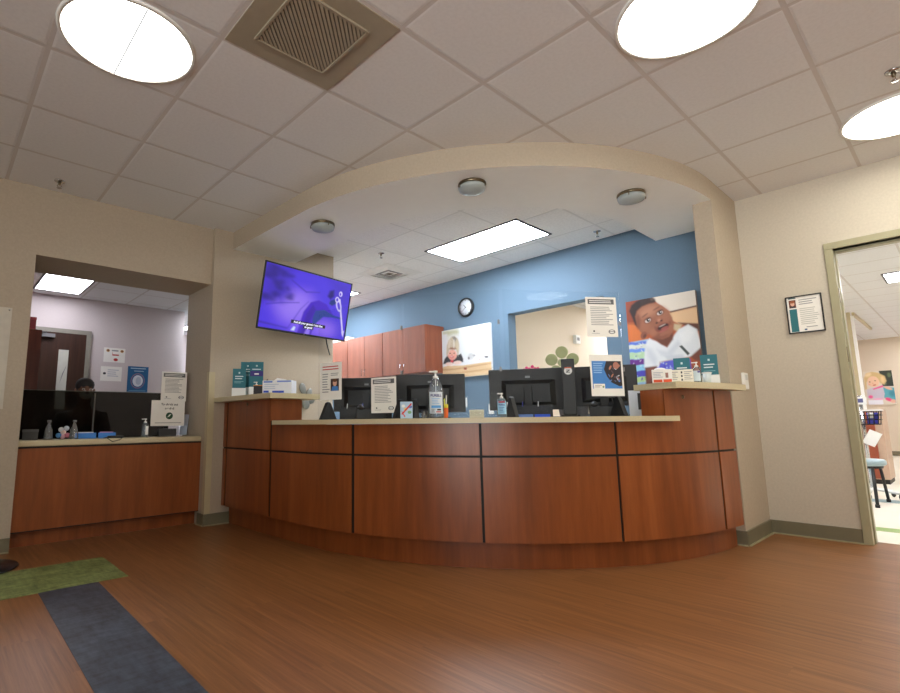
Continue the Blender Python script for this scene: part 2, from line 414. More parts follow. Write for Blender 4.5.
# left wall with the check-out opening
OX0, OX1, OZ = 0.50, 1.865, 2.17
mb = MB()
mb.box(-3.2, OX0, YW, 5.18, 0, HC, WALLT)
structure(mb.build('wall_left'))
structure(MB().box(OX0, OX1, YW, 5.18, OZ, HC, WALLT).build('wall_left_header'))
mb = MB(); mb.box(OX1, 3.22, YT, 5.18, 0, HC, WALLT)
structure(mb.build('wall_back'))
mb = MB().box(-3.35, -3.2, -4.2, 5.18, 0, 0.1, WALL).box(-3.35, -3.2, -4.2, 5.18, 2.6, HC, WALL)
WX = [-4.2, -4.0, -2.1, -2.0, -0.1, 5.18]
for i in range(0, 6, 2): mb.box(-3.35, -3.2, WX[i], WX[i + 1], 0.1, 2.6, WALL)
structure(mb.build('wall_far_left'))
for i in range(2):  # unseen windows added to bring light onto the ceiling and right wall
    y0, y1 = WX[2 * i + 1], WX[2 * i + 2]
    structure(MB().box(-3.3, -3.29, y0, y1, 0.1, 2.6, CLEAR).build('window_%d' % (i + 1)), 'tall clear window at the far left of the waiting area', 'window')
    li = bpy.data.lights.new('window_portal', 'AREA'); li.shape = 'RECTANGLE'; li.size = 2.5; li.size_y = y1 - y0; li.cycles.is_portal = True
    lo = bpy.data.objects.new('window_portal', li); COL.objects.link(lo); lo.location = (-3.27, (y0 + y1) / 2, 1.35); lo.rotation_euler = (0, -PI / 2, 0)
structure(MB().box(-3.2, 5.12, -4.35, -4.2, 0, HC, WALL).build('wall_rear'))
# right wall: door opening and blue reception stretch with pass-through window
DY0, DY1, DZ = -0.345, 0.58, 2.13
structure(MB().box(XR, XR + 0.15, -4.2, DY0, 0, HC, WALL).box(XR, XR + 0.15, DY0, DY1, DZ, HC, WALL).box(XR, XR + 0.15, DY1, 1.17, 0, HC, WALL).build('wall_right'))
WY0, WY1, WZ0, WZ1 = 2.36, 3.52, 0.92, 2.12
structure(MB().box(XR, XR + 0.15, 1.17, WY0, 0, HC, WALLB).box(XR, XR + 0.15, WY0, WY1, 0, WZ0, WALLB).box(XR, XR + 0.15, WY0, WY1, WZ1, HC, WALLB)
          .box(XR, XR + 0.15, WY1, 10.8, 0, HC, WALLB).build('wall_reception'))
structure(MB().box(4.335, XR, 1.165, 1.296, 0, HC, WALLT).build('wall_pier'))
# soffit over the desk
RS, RI, ZS = 2.285, 1.63, 2.54
mb = MB(); S = srange(-112, 151)
O = [P(s, RS) for s in S]; O[0] = (CX - RS - 0.03, YT); O[-1] = (4.965, CY - RS)
S2 = srange(-112, 151); I = [P(s, RI) for s in S2]; I[0] = (CX - RI, YT); I[-1] = (4.965, CY - RI)
ck = next(i for i, q in enumerate(O) if q[0] >= 4.335)
O = [q if i < ck else (4.3345, CY - RS) if i == ck else (max(q[0], 4.338), 1.297) for i, q in enumerate(O)]   # the right leg stops against the pier
n = len(O)
V = [(x, y, ZS) for x, y in O] + [(x, y, HC) for x, y in O] + [(x, y, ZS) for x, y in I] + [(x, y, HC) for x, y in I]
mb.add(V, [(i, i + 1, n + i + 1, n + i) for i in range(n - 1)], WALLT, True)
mb.add(V, [(2 * n + i + 1, 2 * n + i, 3 * n + i, 3 * n + i + 1) for i in range(n - 1)], WHITEP, True)
mb.add(V, [(i + 1, i, 2 * n + i, 2 * n + i + 1) for i in range(n - 1)], WHITEP)
structure(mb.build('ceiling_soffit'))
# back office behind the check-out opening
structure(MB().box(0.15, 0.30, 5.18, 8.48, 0, HC, WALLW).build('wall_office_left'))
structure(MB().box(0.15, 3.0, 8.48, 8.6, 0, HC, WALLW).build('wall_office_back'))
structure(MB().box(3.0, 5.12, 10.7, 10.8, 0, HC, WALLW).build('wall_office_far'))
structure(MB().box(2.9, 3.0, 8.6, 10.7, 0, HC, WALLW).build('wall_office_side'))
structure(MB().box(3.05, 3.15, 5.18, 8.3, 0, HC, WHITEP).build('wall_office_right'))  # unseen white partition added to bounce light inside the reception
# clinic behind the door and the pass-through
structure(MB().box(5.12, 12.0, 4.14, 4.3, 0, HC, WALLC).build('wall_clinic_left'))
structure(MB().box(12.0, 16.6, 1.80, 1.95, 0, HC, WALLW).build('wall_clinic_passage'))
structure(MB().box(12.0, 12.1, 1.95, 4.14, 0, HC, WALLW).box(12.0, 12.1, 1.33, 1.80, 0, HC, WALLW).build('wall_clinic_return'))
structure(MB().box(16.6, 16.75, -2.6, 1.95, 0, HC, WALLC).box(16.58, 16.6, -2.6, 1.80, 0, 0.1, BASEM).build('wall_clinic_end'))
structure(MB().box(5.12, 16.6, -2.6, -2.45, 0, HC, WALLC).build('wall_clinic_right'))
structure(MB().box(11.96, 12.03, 1.285, 1.335, 0, HC, GUARDM).box(11.97, 12.03, 1.245, 1.285, 0, HC - 0.07, WHITEP).box(12.03, 14.4, 1.235, 1.27, HC - 0.05, HC, GUARDM).build('trim_5'), 'tan corner trim at the end of the clinic passage wall', 'trim')
# baseboards
def base_run(mb, x0, y0, x1, y1, nx, ny, h=0.10, t=0.012):
    """run of rubber base on the room side (normal nx,ny)"""
    dx, dy = nx * t, ny * t
    P4 = [(x0, y0), (x1, y1), (x1 + dx, y1 + dy), (x0 + dx, y0 + dy)]
    a = sum(P4[i][0] * P4[(i + 1) % 4][1] - P4[(i + 1) % 4][0] * P4[i][1] for i in range(4))
    if a < 0: P4 = P4[::-1]
    mb.prism(P4, 0, h, BASEM)
    P5 = [(x0, y0), (x1, y1), (x1 + dx * 1.9, y1 + dy * 1.9), (x0 + dx * 1.9, y0 + dy * 1.9)]
    if a < 0: P5 = P5[::-1]
    mb.prism(P5, 0, 0.008, mat('base_toe', (158, 150, 120), 0.5))  # toe coloured lighter to paint the highlight along the cove
mb = MB(); base_run(mb, -3.2, YW, 0.50, YW, 0, -1); structure(mb.build('baseboard_left'))
mb = MB(); base_run(mb, OX1, YT, 2.10, YT, 0, -1); base_run(mb, OX1, YT - 0.012, OX1, 4.70, -1, 0); structure(mb.build('baseboard_back'))
mb = MB(); base_run(mb, XR, 1.17, XR, 0.615, -1, 0); base_run(mb, 4.335, 1.165, XR, 1.165, 0, -1); base_run(mb, 4.335, 1.296, 4.335, 1.155, -1, 0); structure(mb.build('baseboard_right'))
mb = MB(); base_run(mb, XR, DY0 - 0.05, XR, -4.2, -1, 0); base_run(mb, -3.2, -4.2, XR, -4.2, 0, 1); structure(mb.build('baseboard_rear'))
# corner guard at the column, with its twin on the left jamb
structure(MB().box(OX1 - 0.004, OX1 + 0.05, YT - 0.004, YT, 0.10, 1.345, GUARDM).box(OX1 - 0.004, OX1, YT, YT + 0.05, 0.10, 1.345, GUARDM).build('trim_6'), 'tan plastic corner guard on the column edge', 'corner guard')
# door frame
d1 = bpy.data.objects.new('door_1', None); COL.objects.link(d1); d1.location = (XR, (DY0 + DY1) / 2, 0); structure(d1)
d1.empty_display_size = 0.1
yc = (DY0 + DY1) / 2; hw = (DY1 - DY0) / 2
mb = MB()
for sgn in (1, -1):
    ya, yb = sorted((sgn * (hw - 0.002), sgn * (hw + 0.048)))
    mb.box(-0.018, 0.16, ya, yb, 0, DZ, FRAMEM)
    ya, yb = sorted((sgn * (hw - 0.010), sgn * (hw - 0.002)))
    mb.box(0.055, 0.12, ya, yb, 0, DZ, FRAMEM)
mb.box(-0.018, 0.16, -hw - 0.048, hw + 0.048, DZ, DZ + 0.05, FRAMEM)
mb.box(0.055, 0.12, -hw, hw, DZ - 0.016, DZ, FRAMEM)
mb.build('door_frame', d1, bevel=0.003)
MB().box(-0.0, 0.03, hw - 0.006, hw - 0.002, 1.72, 1.83, BRASS).build('hinge', d1)
MB().box(-0.0, 0.03, hw - 0.006, hw - 0.002, 1.28, 1.39, BRASS).build('hinge', d1)

# ------------------------------------------------------------------ ceiling fixtures
def disc_light():
    t = thing('round_ceiling_light', '', 'ceiling light', (0, 0, HC))
    t['group'] = 'round lights in the waiting area ceiling'
    mb = MB(); n = 64
    R0, R1 = 0.283, 0.300
    prof = [(R1, 0.0), (R1, -0.008), (R0, -0.010), (R0, -0.004)]
    V = []; F = []
    for r, z in prof:
        V += [(r * math.cos(2 * PI * k / n), r * math.sin(2 * PI * k / n), z) for k in range(n)]
    for i in range(3): F += [(i * n + k, i * n + (k + 1) % n, (i + 1) * n + (k + 1) % n, (i + 1) * n + k)[::-1] for k in range(n)]
    mb.add(V, F, WPLAS, True); mb.build('trim_ring', t)
    mb = MB()
    mb.lathe([(0.284, -0.005), (0.22, -0.0075), (0.1, -0.009), (0.0005, -0.0092)], LAMPF, n=64)
    mb.build('diffuser', t)
    MB().box(-0.004, 0.004, -0.28, 0.28, -0.0125, -0.0095, lamp_mat('lamp_seam', (235, 235, 235), 0.75)).build('seam_bar', t)
    return t
LD = disc_light(); LD.location = (0.563, 2.512, HC)
for c in LD.children:
    if c.name == 'diffuser': weak = c

LD['label'] = 'round glowing ceiling light above the blue floor band'
dup(LD, (2.41, 0.668, HC), 0.5, 'round glowing ceiling light to the right of the ceiling vent, nearest the camera')
dup(LD, (4.275, 0.085, HC), 0.5, 'round glowing ceiling light above the doorway in the right wall')
for x, y in ((2.41, -1.16), (2.41, -2.38), (4.24, -2.38), (4.24, -1.16)):  # unseen extra lamps added to brighten the waiting area
    dup(LD, (x, y, HC), 0.5, 'round ceiling light behind the camera position')

weak.data = weak.data.copy(); weak.data.materials[0] = LAMPF2

def troffer(name, x0, x1, y0, y1, label, lampm, group=None):
    t = thing(name, label, 'ceiling light', ((x0 + x1) / 2, (y0 + y1) / 2, HC), 0, group)
    a, b = (x1 - x0) / 2, (y1 - y0) / 2
    mb = MB(); w = 0.022; blk = mat('troffer_frame', (58, 58, 62), 0.5)
    mb.box(-a, a, -b, -b + w, -0.012, 0, blk).box(-a, a, b - w, b, -0.012, 0, blk).box(-a, -a + w, -b + w, b - w, -0.012, 0, blk).box(a - w, a, -b + w, b - w, -0.012, 0, blk)
    mb.build('frame', t)
    MB().box(-a + w, a - w, -b + w, b - w, -0.008, 0, lampm).build('diffuser', t)
    return t
tx = TX0 + 6 * TILE  # grid line x = 3.935
troffer('troffer_light', 3.845, 4.445, 2.585, 3.765, 'long bright troffer light in the white ceiling above the blue wall', LAMPR)
troffer('troffer_light', 3.845, 4.445, 5.63, 6.83, 'troffer light over the wall cabinets, mostly behind the television', LAMPR)
troffer('troffer_light', 0.885, 1.44, 7.25, 8.21, 'troffer light in the back office behind the check-out opening', LAMPL)
troffer('troffer_light', 3.45, 4.05, 8.9, 10.1, 'troffer light in the passage beyond the back office wall', LAMPL)
for y in (7.4,): troffer('troffer_light', 3.2, 3.7, y, y + 1.2, 'reception troffer out of view behind the television wall', LAMPR, None)  # extra lamp added to brighten the reception ceiling by bounce
troffer('troffer_light', 9.05, 9.72, -0.55, 0.62, 'troffer light in the clinic ceiling seen through the doorway', LAMPC)
for (x, y) in ((6.3, 1.2), (6.3, -1.2), (12.6, -0.6), (15.4, -0.6), (8.4, 2.6)):
    troffer('troffer_light', x, x + 0.6, y, y + 1.2, 'clinic troffer light out of view beyond the doorway', LAMPC, 'clinic troffers out of view')

# return-air vent
t = thing('air_vent', 'large taupe square vent with louvred centre in the waiting area ceiling', 'air vent', (1.195, 1.888, HC))
a = 0.297
MB().box(-a, a, -a, a, -0.006, 0, VENTM).build('face_plate', t)
b = 0.19
mb = MB(); mb.box(-b, b, -b, b, -0.008, -0.006, VENTD); mb.build('throat', t)
mb = MB(); nsl = 30
for i in range(nsl):
    o_ = -2 * b + (i + 0.5) * 4 * b / nsl; lo_, hi_ = max(-b, o_ - b), min(b, o_ + b)   # slats run diagonally across the square throat
    T = Matrix.Identity(4); q = 0.0042
    mb.prism([(lo_ - q, lo_ - o_ + q), (lo_ + q, lo_ - o_ - q), (hi_ + q, hi_ - o_ - q), (hi_ - q, hi_ - o_ + q)], -0.012, -0.008, VENTM)
mb.build('louvre_bank', t)
mb = MB()
for sx in (-1, 1):
    mb.box(sx * b - 0.006, sx * b + 0.006, -b - 0.006, b + 0.006, -0.016, -0.006, VENTM); mb.box(-b, b, sx * b - 0.006, sx * b + 0.006, -0.016, -0.006, VENTM)
mb.build('inner_frame', t)
# supply diffuser in the reception ceiling
t = thing('air_diffuser', 'white square supply diffuser in the reception ceiling by the television', 'air vent', (4.11, 4.64, HC))
MB().box(-0.29, 0.29, -0.29, 0.29, -0.008, 0, WPLAS).build('face_plate', t)
mb = MB()
for i, (r, z) in enumerate(((0.2, -0.03), (0.14, -0.022), (0.08, -0.014))):
    V = []; 
    for rr, zz in ((r, -0.008), (r - 0.035, z)):
        V += [(-rr, -rr, zz), (rr, -rr, zz), (rr, rr, zz), (-rr, rr, zz)]
    mb.add(V, [(k, (k + 1) % 4, 4 + (k + 1) % 4, 4 + k) for k in range(4)], WPLAS if i != 1 else GPLAS)
mb.box(-0.1, 0.1, -0.1, 0.1, -0.0085, -0.008, VENTD)
mb.build('cone_louvre', t)
t = thing('slot_vent', 'dark narrow slot vent at the soffit end near the television', 'air vent', (2.83, 4.14, HC))
MB().box(-0.03, 0.03, -0.32, 0.32, -0.01, 0, VENTD).build('slot', t); MB().box(-0.04, -0.03, -0.33, 0.33, -0.012, 0, GPLAS).box(0.03, 0.04, -0.33, 0.33, -0.012, 0, GPLAS).build('frame', t)  # narrow dark strip between two grey bars
# sprinklers
def sprinkler():
    t = thing('sprinkler_head', '', 'sprinkler', (0, 0, HC)); t['group'] = 'ceiling sprinkler heads'
    MB().lathe([(0.036, 0), (0.034, -0.006), (0.014, -0.01)], CHROME).build('escutcheon', t)
    mb = MB(); mb.lathe([(0.011, -0.01), (0.009, -0.03), (0.006, -0.034)], BRASS, n=12)
    mb.tube([(-0.009, 0, -0.028), (-0.014, 0, -0.04), (-0.003, 0, -0.055)], 0.0025, BRASS); mb.tube([(0.009, 0, -0.028), (0.014, 0, -0.04), (0.003, 0, -0.055)], 0.0025, BRASS)
    mb.build('body', t)
    MB().lathe([(0.016, -0.055), (0.017, -0.058), (0.004, -0.06)], CHROME, n=16).build('deflector', t)
    return t
SP = sprinkler(); SP.location = (0.58, 4.4, HC); SP['label'] = 'ceiling sprinkler head above the check-out opening'
dup(SP, (3.69, 0.086, HC), 0.4, 'ceiling sprinkler head beside the round light near the doorway')
dup(SP, (3.536, 4.122, HC), 0.2, 'ceiling sprinkler head between the soffit and the white supply diffuser')
dup(SP, (4.728, 2.262, HC), 0.9, 'ceiling sprinkler head close to the blue wall, right of the troffer')
# dome lights on the soffit
def dome():
    t = thing('ceiling_dome_light', '', 'ceiling light', (0, 0, ZS)); t['group'] = 'small dome lights under the curved soffit'
    MB().lathe([(0.098, 0), (0.1, -0.012), (0.094, -0.02), (0.09, -0.02)], BRASS, n=32).build('base_ring', t)
    MB().lathe([(0.09, -0.018), (0.098, -0.028), (0.09, -0.05), (0.05, -0.064), (0.001, -0.067)], FROST, n=32).build('glass_shade', t)
    for k in range(3):
        a = 2 * PI * k / 3 + 0.4
        MB().tube([(0.1 * math.cos(a), 0.1 * math.sin(a), -0.012), (0.105 * math.cos(a), 0.105 * math.sin(a), -0.03), (0.1 * math.cos(a), 0.1 * math.sin(a), -0.042)], 0.004, BRASS).build('clip', t)
    return t
DM = dome(); DM.location = (2.344, 3.483, ZS); DM['label'] = 'unlit dome light under the soffit, nearest the television'
dup(DM, (2.727, 2.185, ZS), 0.3, 'unlit dome light in the middle of the curved soffit')
dup(DM, (3.76, 1.521, ZS), 0.9, 'unlit dome light under the soffit, nearest the beige pier')

# ------------------------------------------------------------------ reception desk
RP = 2.31
desk = thing('reception_desk', 'curved cherry laminate reception desk with black reveals between its panels', 'desk', (3.0, 2.0, 0))
def dpart(mb, name, **k):
    o = mb.build(name, desk, **k)
    for v in o.data.vertices: v.co.x -= 3.0; v.co.y -= 2.0
    return o
ZG = 0.665; ZB = 0.162; ZL = 0.866; ZT = 1.07
dpart(arc(MB(), 2.10, 2.235, -111.5, 88.5, 0, ZB, CHERRY), 'toe_kick')
mb = MB(); arc(mb, 2.10, 2.302, -111.5, 86.3, ZB, ZL - 0.002, BLACK)
arc(mb, 2.04, 2.302, -111.5, -29, ZL - 0.002, ZT - 0.002, BLACK); arc(mb, 2.12, 2.302, 68.3, 86.3, ZL - 0.002, ZT - 0.002, BLACK)
dpart(mb, 'carcass')
G = [-111.8, -105, -28, 16.25, 37.8, 58.45, 80.2, 86.8]
def gap(s, d): return s + (1.7 if s < 0 else 0.3 if s < 20 or s > 75 else 0.2) * d
for i in range(7):
    s0, s1 = G[i], G[i + 1]
    a = s0 if i == 0 else gap(s0, 1); b_ = s1 if i == 6 else gap(s1, -1)
    dpart(arc(MB(), 2.300, RP, a, b_, ZB, ZG - 0.007, CHERRY), 'lower_panel')
    mb = MB()
    if i < 2 or i == 6: arc(mb, 2.300, RP, a, b_, ZG + 0.007, ZT, CHERRY)
    elif i == 5:
        arc(mb, 2.300, RP, a, 67.8, ZG + 0.007, ZL, CHERRY); arc(mb, 2.300, RP, 67.8, b_, ZG + 0.007, ZT, CHERRY)
    else: arc(mb, 2.300, RP, a, b_, ZG + 0.007, ZL, CHERRY)
    dpart(mb, 'upper_panel')
dpart(arc(MB(), 2.03, RP, -29, -28, ZL + 0.03, ZT, CHERRY), 'side_panel')
dpart(arc(MB(), 2.12, RP, 67.8, 68.3, ZL + 0.03, ZT, CHERRY), 'side_panel')
dpart(arc(MB(), 2.02, 2.04, -111, -29, ZL + 0.03, ZT, CHERRY), 'back_panel'); dpart(arc(MB(), 2.105, 2.12, 68.3, 86.3, ZL + 0.03, ZT, CHERRY), 'back_panel')
for s in (-60, 5, 30, 55, 84):
    w = 1.2 if s < 0 else 0.4
    dpart(arc(MB(), 1.55, 2.10, s, s + w, 0, ZL - 0.002, CHERRY), 'support_panel')
for s, z in ((-65.5, 1.04), (71.9, 1.02)):
    x, y = P(s, RP); nx, ny = (-1, 0) if s < 0 else (-math.cos(math.radians(s)), -math.sin(math.radians(s)))
    M = Matrix.Translation((x, y, z)) @ Vector((0, 0, 1)).rotation_difference(Vector((nx, ny, 0))).to_matrix().to_4x4()
    mb = MB(); mb.lathe([(0.013, 0), (0.013, 0.003), (0.009, 0.006), (0.001, 0.006)], BRASS, n=20, T=M); mb.box(-0.0015, 0.0015, -0.006, 0.006, 0.006, 0.0065, BLACK, T=M)
    dpart(mb, 'lock_cylinder')
mb = MB(); arc(mb, 1.42, 2.365, -17.5, 67.6, 0.868, 0.900, STONE); arc(mb, 2.313, 2.365, 67.6, 69.2, 0.868, 0.900, STONE)
arc(mb, 1.42, 2.02, -108, -17.5, 0.868, 0.898, STONE); arc(mb, 1.42, 2.10, 67.6, 87, 0.868, 0.898, STONE)
tag(mb.build('countertop', bevel=0.011, seg=3), 'long low beige countertop running round the curved desk front', 'countertop')
tag(arc(MB(), 1.90, 2.41, -111.8, -13, 1.072, 1.112, STONE).build('countertop', bevel=0.014, seg=3), 'short raised beige ledge at the left end of the desk, below the television', 'countertop')
tag(arc(MB(), 2.06, 2.40, 68.0, 87.5, 1.072, 1.112, STONE).build('countertop', bevel=0.014, seg=3), 'short raised beige ledge at the right end of the desk against the pier', 'countertop')
ZC = 0.900; ZLG = 1.112

# check-out counter in the left opening
t = thing('check_out_counter', 'cherry panelled check-out counter filling the lower part of the left opening', 'counter', ((OX0 + OX1) / 2, 4.9, 0))
hx = (OX1 - OX0) / 2
MB().box(-hx, hx, -0.20, 0.28, 0.115, 0.725, CHERRY).build('front_panel', t)
MB().box(-hx, hx, -0.12, 0.28, 0, 0.115, CHERRY).build('toe_kick', t)
MB().box(-hx, hx, -0.203, -0.2, 0.712, 0.725, BLACK).box(-hx, hx, -0.203, -0.2, 0.112, 0.118, BLACK).build('reveal', t)
MB().box(-hx + 0.003, hx - 0.003, -0.22, 0.28, 0.725, 0.770, STONE).build('worktop', t, bevel=0.01)
ZK = 0.770

# ------------------------------------------------------------------ prints (flat sheets with ink)
def sheet(name, label, cat, w, h, loc, rz, m=PAPER, th=0.002, group=None):
    """returns (thing, MB) : local front is -Y, origin at the bottom centre"""
    t = thing(name, label, cat, loc, rz, group)
    mb = MB(); mb.box(-w / 2, w / 2, 0, th, 0, h, m)
    return t, mb
INK = C((60, 60, 64)); INKL = C((150, 150, 152)); TEAL = C((36, 108, 122)); BLUEI = C((70, 130, 200)); GREYH = C((92, 92, 94)); WHT = C((240, 240, 238)); SKIN1 = C((224, 178, 152)); DARK = C((34, 28, 26))
RED = C((190, 60, 56))
def notice(mb, w, h, seed=2):
    mb.inkr(-w / 2 * 0.86, w / 2 * 0.86, h * 0.82, h * 0.95, GREYH)
    mb.lines(-w * 0.38, w * 0.38, h * 0.93, h * 0.84, 2, WHT, 2, ragged=0.15, seed=seed)
    mb.lines(-w * 0.36, w * 0.38, h * 0.77, h * 0.28, 11, INKL, 1, seed=seed)
    mb.ink(ellipse(w * 0.30, h * 0.13, w * 0.11, h * 0.055), INK, 1); mb.ink(ellipse(w * 0.30, h * 0.13, w * 0.085, h * 0.04), WHT, 2); mb.inkr(w * 0.2, w * 0.4, h * 0.122, h * 0.138, INK, 3)
    mb.ink(ellipse(-w * 0.28, h * 0.14, w * 0.03, h * 0.022), INK, 1); mb.inkr(-w * 0.36, -w * 0.1, h * 0.08, h * 0.09, INKL)
    return mb

# ------------------------------------------------------------------ sneeze guards
GA = ((2.235, 3.364), (2.417, 2.602)); GB = ((2.425, 2.585), (2.775, 2.034)); GC = ((2.79, 2.015), (3.485, 1.550))
def guard(g, label, h=0.85, feet=(0.1, 0.9)):
    (x0, y0), (x1, y1) = g; Lg = math.hypot(x1 - x0, y1 - y0); rz = math.atan2(y1 - y0, x1 - x0)
    t = thing('sneeze_guard', label, 'sneeze guard', (x0, y0, ZC), rz, 'clear sneeze guards on the low countertop')
    MB().box(0, Lg, -0.003, 0.003, 0.012, h, CLEAR).build('clear_panel', t)
    for k in feet:
        x = k * Lg
        mb = MB(); T = Matrix.Translation((x, 0, 0)) @ Matrix.Rotation(PI / 2, 4, 'Z')
        mb.slab([(-0.09, 0), (0.09, 0), (0.018, 0.128), (0.0, 0.135), (-0.018, 0.128)], -0.014, 0.014, BPLAS, T=T)
        mb.build('foot', t, bevel=0.004)
    for z in (0.315, 0.63): MB().box(Lg - 0.012, Lg + 0.002, -0.006, 0.006, z - 0.014, z + 0.014, GPLAS).build('joint_clip', t)
    return t, rz, Lg
def on_guard(g, f, z, off=0.007):
    (x0, y0), (x1, y1) = g; Lg = math.hypot(x1 - x0, y1 - y0); rz = math.atan2(y1 - y0, x1 - x0)
    nx, ny = math.sin(rz), -math.cos(rz)
    return (x0 + (x1 - x0) * f + nx * off, y0 + (y1 - y0) * f + ny * off, z), rz
guard(GA, 'clear sneeze guard panel left of the big pump bottle, red-headed notice attached', feet=(0.13, 0.978))
guard(GB, 'clear sneeze guard panel behind the big pump bottle', feet=(0.10,))
guard(GC, 'clear sneeze guard panel by the raised right ledge, blue leaflet attached', feet=(0.04, 0.93))
# notices on the guards
loc, rz = on_guard(GA, 0.17, 1.05)
t, mb = sheet('paper_notice', 'white notice with red heading and small child photo taped to the left sneeze guard', 'notice', 0.216, 0.282, loc, rz)
mb.lines(-0.085, 0.08, 0.262, 0.222, 2, RED, 1, ragged=0.12, seed=4); mb.lines(-0.085, -0.01, 0.205, 0.05, 8, INKL, 1, seed=5); mb.lines(0.0, 0.085, 0.205, 0.178, 2, INKL, 1, seed=3)
mb.inkr(0.0, 0.082, 0.066, 0.158, C((58, 46, 48)), 1); mb.ink(ellipse(0.042, 0.126, 0.02, 0.026), SKIN1, 2); mb.ink(ellipse(0.042, 0.145, 0.021, 0.013), C((96, 64, 40)), 3)
mb.ink([(0.008, 0.067), (0.078, 0.067), (0.07, 0.098), (0.042, 0.104), (0.016, 0.098)], BLUEI, 2)
mb.build('printed_sheet', t)
loc, rz = on_guard(GA, 0.80, 0.942)
t, mb = sheet('paper_notice', 'white notice with grey heading leaning above the black telephone', 'notice', 0.216, 0.25, loc, rz)
notice(mb, 0.216, 0.25, 6); mb.build('printed_sheet', t)
loc, rz = on_guard(GC, 0.835, 1.435)
t, mb = sheet('paper_notice', 'white notice with grey heading taped high on the right sneeze guard', 'notice', 0.222, 0.275, loc, rz)
notice(mb, 0.222, 0.275, 9); mb.build('printed_sheet', t)
loc, rz = on_guard(GC, 0.845, 1.035)
t, mb = sheet('leaflet', 'white framed blue leaflet with a tangled dark picture on the right sneeze guard', 'leaflet', 0.235, 0.278, loc, rz)
mb.inkr(-0.105, 0.105, 0.05, 0.235, BLUEI, 1); mb.lines(-0.095, -0.02, 0.226, 0.15, 5, C((150, 190, 230)), 2, seed=3)
mb.ink([(0.0, 0.235), (0.105, 0.235), (0.105, 0.07), (0.085, 0.065), (0.03, 0.09), (0.0, 0.13), (-0.02, 0.18)], C((46, 42, 48)), 2)
rd = random.Random(5)
for i in range(16):
    x = 0.01 + 0.08 * rd.random(); z = 0.1 + 0.12 * rd.random()
    mb.ink(ellipse(x, z, 0.006 + 0.012 * rd.random(), 0.003 + 0.005 * rd.random(), rd.random() * 3, 8), [C((200, 200, 210)), C((96, 130, 190)), C((180, 120, 100)), C((90, 70, 80))][i % 4], 3)
mb.ink(ellipse(0.068, 0.205, 0.022, 0.024), C((176, 120, 104)), 4)
mb.inkr(-0.1, -0.02, 0.048, 0.082, PAPER, 3); mb.lines(-0.092, -0.04, 0.076, 0.056, 2, INKL, 4); mb.ink(ellipse(-0.032, 0.062, 0.007, 0.007), C((110, 150, 110)), 4)
mb.build('printed_sheet', t)

# ------------------------------------------------------------------ things on the low countertop
def pump_head(mb, z, r, m):
    mb.lathe([(r * 0.95, z), (r * 0.95, z + r * 0.9), (r * 0.5, z + r * 1.1), (r * 0.34, z + r * 1.2), (r * 0.34, z + r * 2.2), (r * 0.8, z + r * 2.3), (r * 0.8, z + r * 2.9), (r * 0.1, z + r * 3.0)], m, n=16)
    mb.box(-r * 2.3, 0, -r * 0.4, r * 0.4, z + r * 2.35, z + r * 2.85, m)
def camrz(x, y): return -math.atan2(x, y)
def face(x, y, z=ZC): return (x, y, z), camrz(x, y)
p, rz = face(2.427, 2.298)
t = thing('sanitizer_bottle', 'large clear pump bottle of hand sanitizer on the low countertop', 'bottle', p, rz)
MB().lathe([(0.046, 0), (0.05, 0.006), (0.05, 0.17), (0.044, 0.195), (0.034, 0.22), (0.022, 0.245), (0.018, 0.255)], CLEARB, n=32).build('body', t)
MB().lathe([(0.042, 0.006), (0.045, 0.012), (0.045, 0.165), (0.038, 0.19), (0.030, 0.205), (0.001, 0.206)], GEL, n=32).build('gel', t)
mb = MB(); pump_head(mb, 0.252, 0.018, WPLAS); mb.tube([(0, 0, 0.02), (0, 0, 0.25)], 0.003, WPLAS); mb.build('pump', t)
mb = MB(); n = 16
V = []
for k in range(n + 1):
    a = -PI / 2 + (k / n - 0.5) * 1.9
    V += [(0.0508 * math.cos(a), 0.0508 * math.sin(a), 0.03), (0.0508 * math.cos(a), 0.0508 * math.sin(a), 0.165)]
mb.add(V, [(2 * k, 2 * k + 2, 2 * k + 3, 2 * k + 1) for k in range(n)], C((214, 224, 232)), True)
mb.text('PURELL', 0.021, C((44, 40, 120)), 0, 0.142, 6, y=-0.0512, bold=0.0006)
mb.inkr(-0.03, 0.03, 0.064, 0.08, C((86, 160, 220)), 4, y=-0.0512); mb.lines(-0.026, 0.026, 0.128, 0.086, 4, C((150, 190, 226)), 4, y=-0.0512)
mb.inkr(0.006, 0.03, 0.048, 0.058, DARK, 4, y=-0.0512); mb.inkr(0.0, 0.03, 0.036, 0.043, RED, 4, y=-0.0512); mb.lines(-0.03, -0.004, 0.06, 0.034, 4, INK, 4, y=-0.0512)
mb.build('label_sheet', t)
p, rz = face(2.67, 1.965)
t = thing('sanitizer_bottle', 'small blue pump bottle with red topped label on the low countertop', 'bottle', p, rz)
MB().lathe([(0.028, 0), (0.03, 0.004), (0.03, 0.095), (0.024, 0.112), (0.012, 0.12)], GEL, n=24).build('body', t)
mb = MB(); pump_head(mb, 0.118, 0.0115, WPLAS); mb.build('pump', t)
mb = MB(); V = []
for k in range(n + 1):
    a = -PI / 2 + (k / n - 0.5) * 2.0
    V += [(0.0305 * math.cos(a), 0.0305 * math.sin(a), 0.02), (0.0305 * math.cos(a), 0.0305 * math.sin(a), 0.1)]
mb.add(V, [(2 * k, 2 * k + 2, 2 * k + 3, 2 * k + 1) for k in range(n)], C((150, 196, 224)), True)
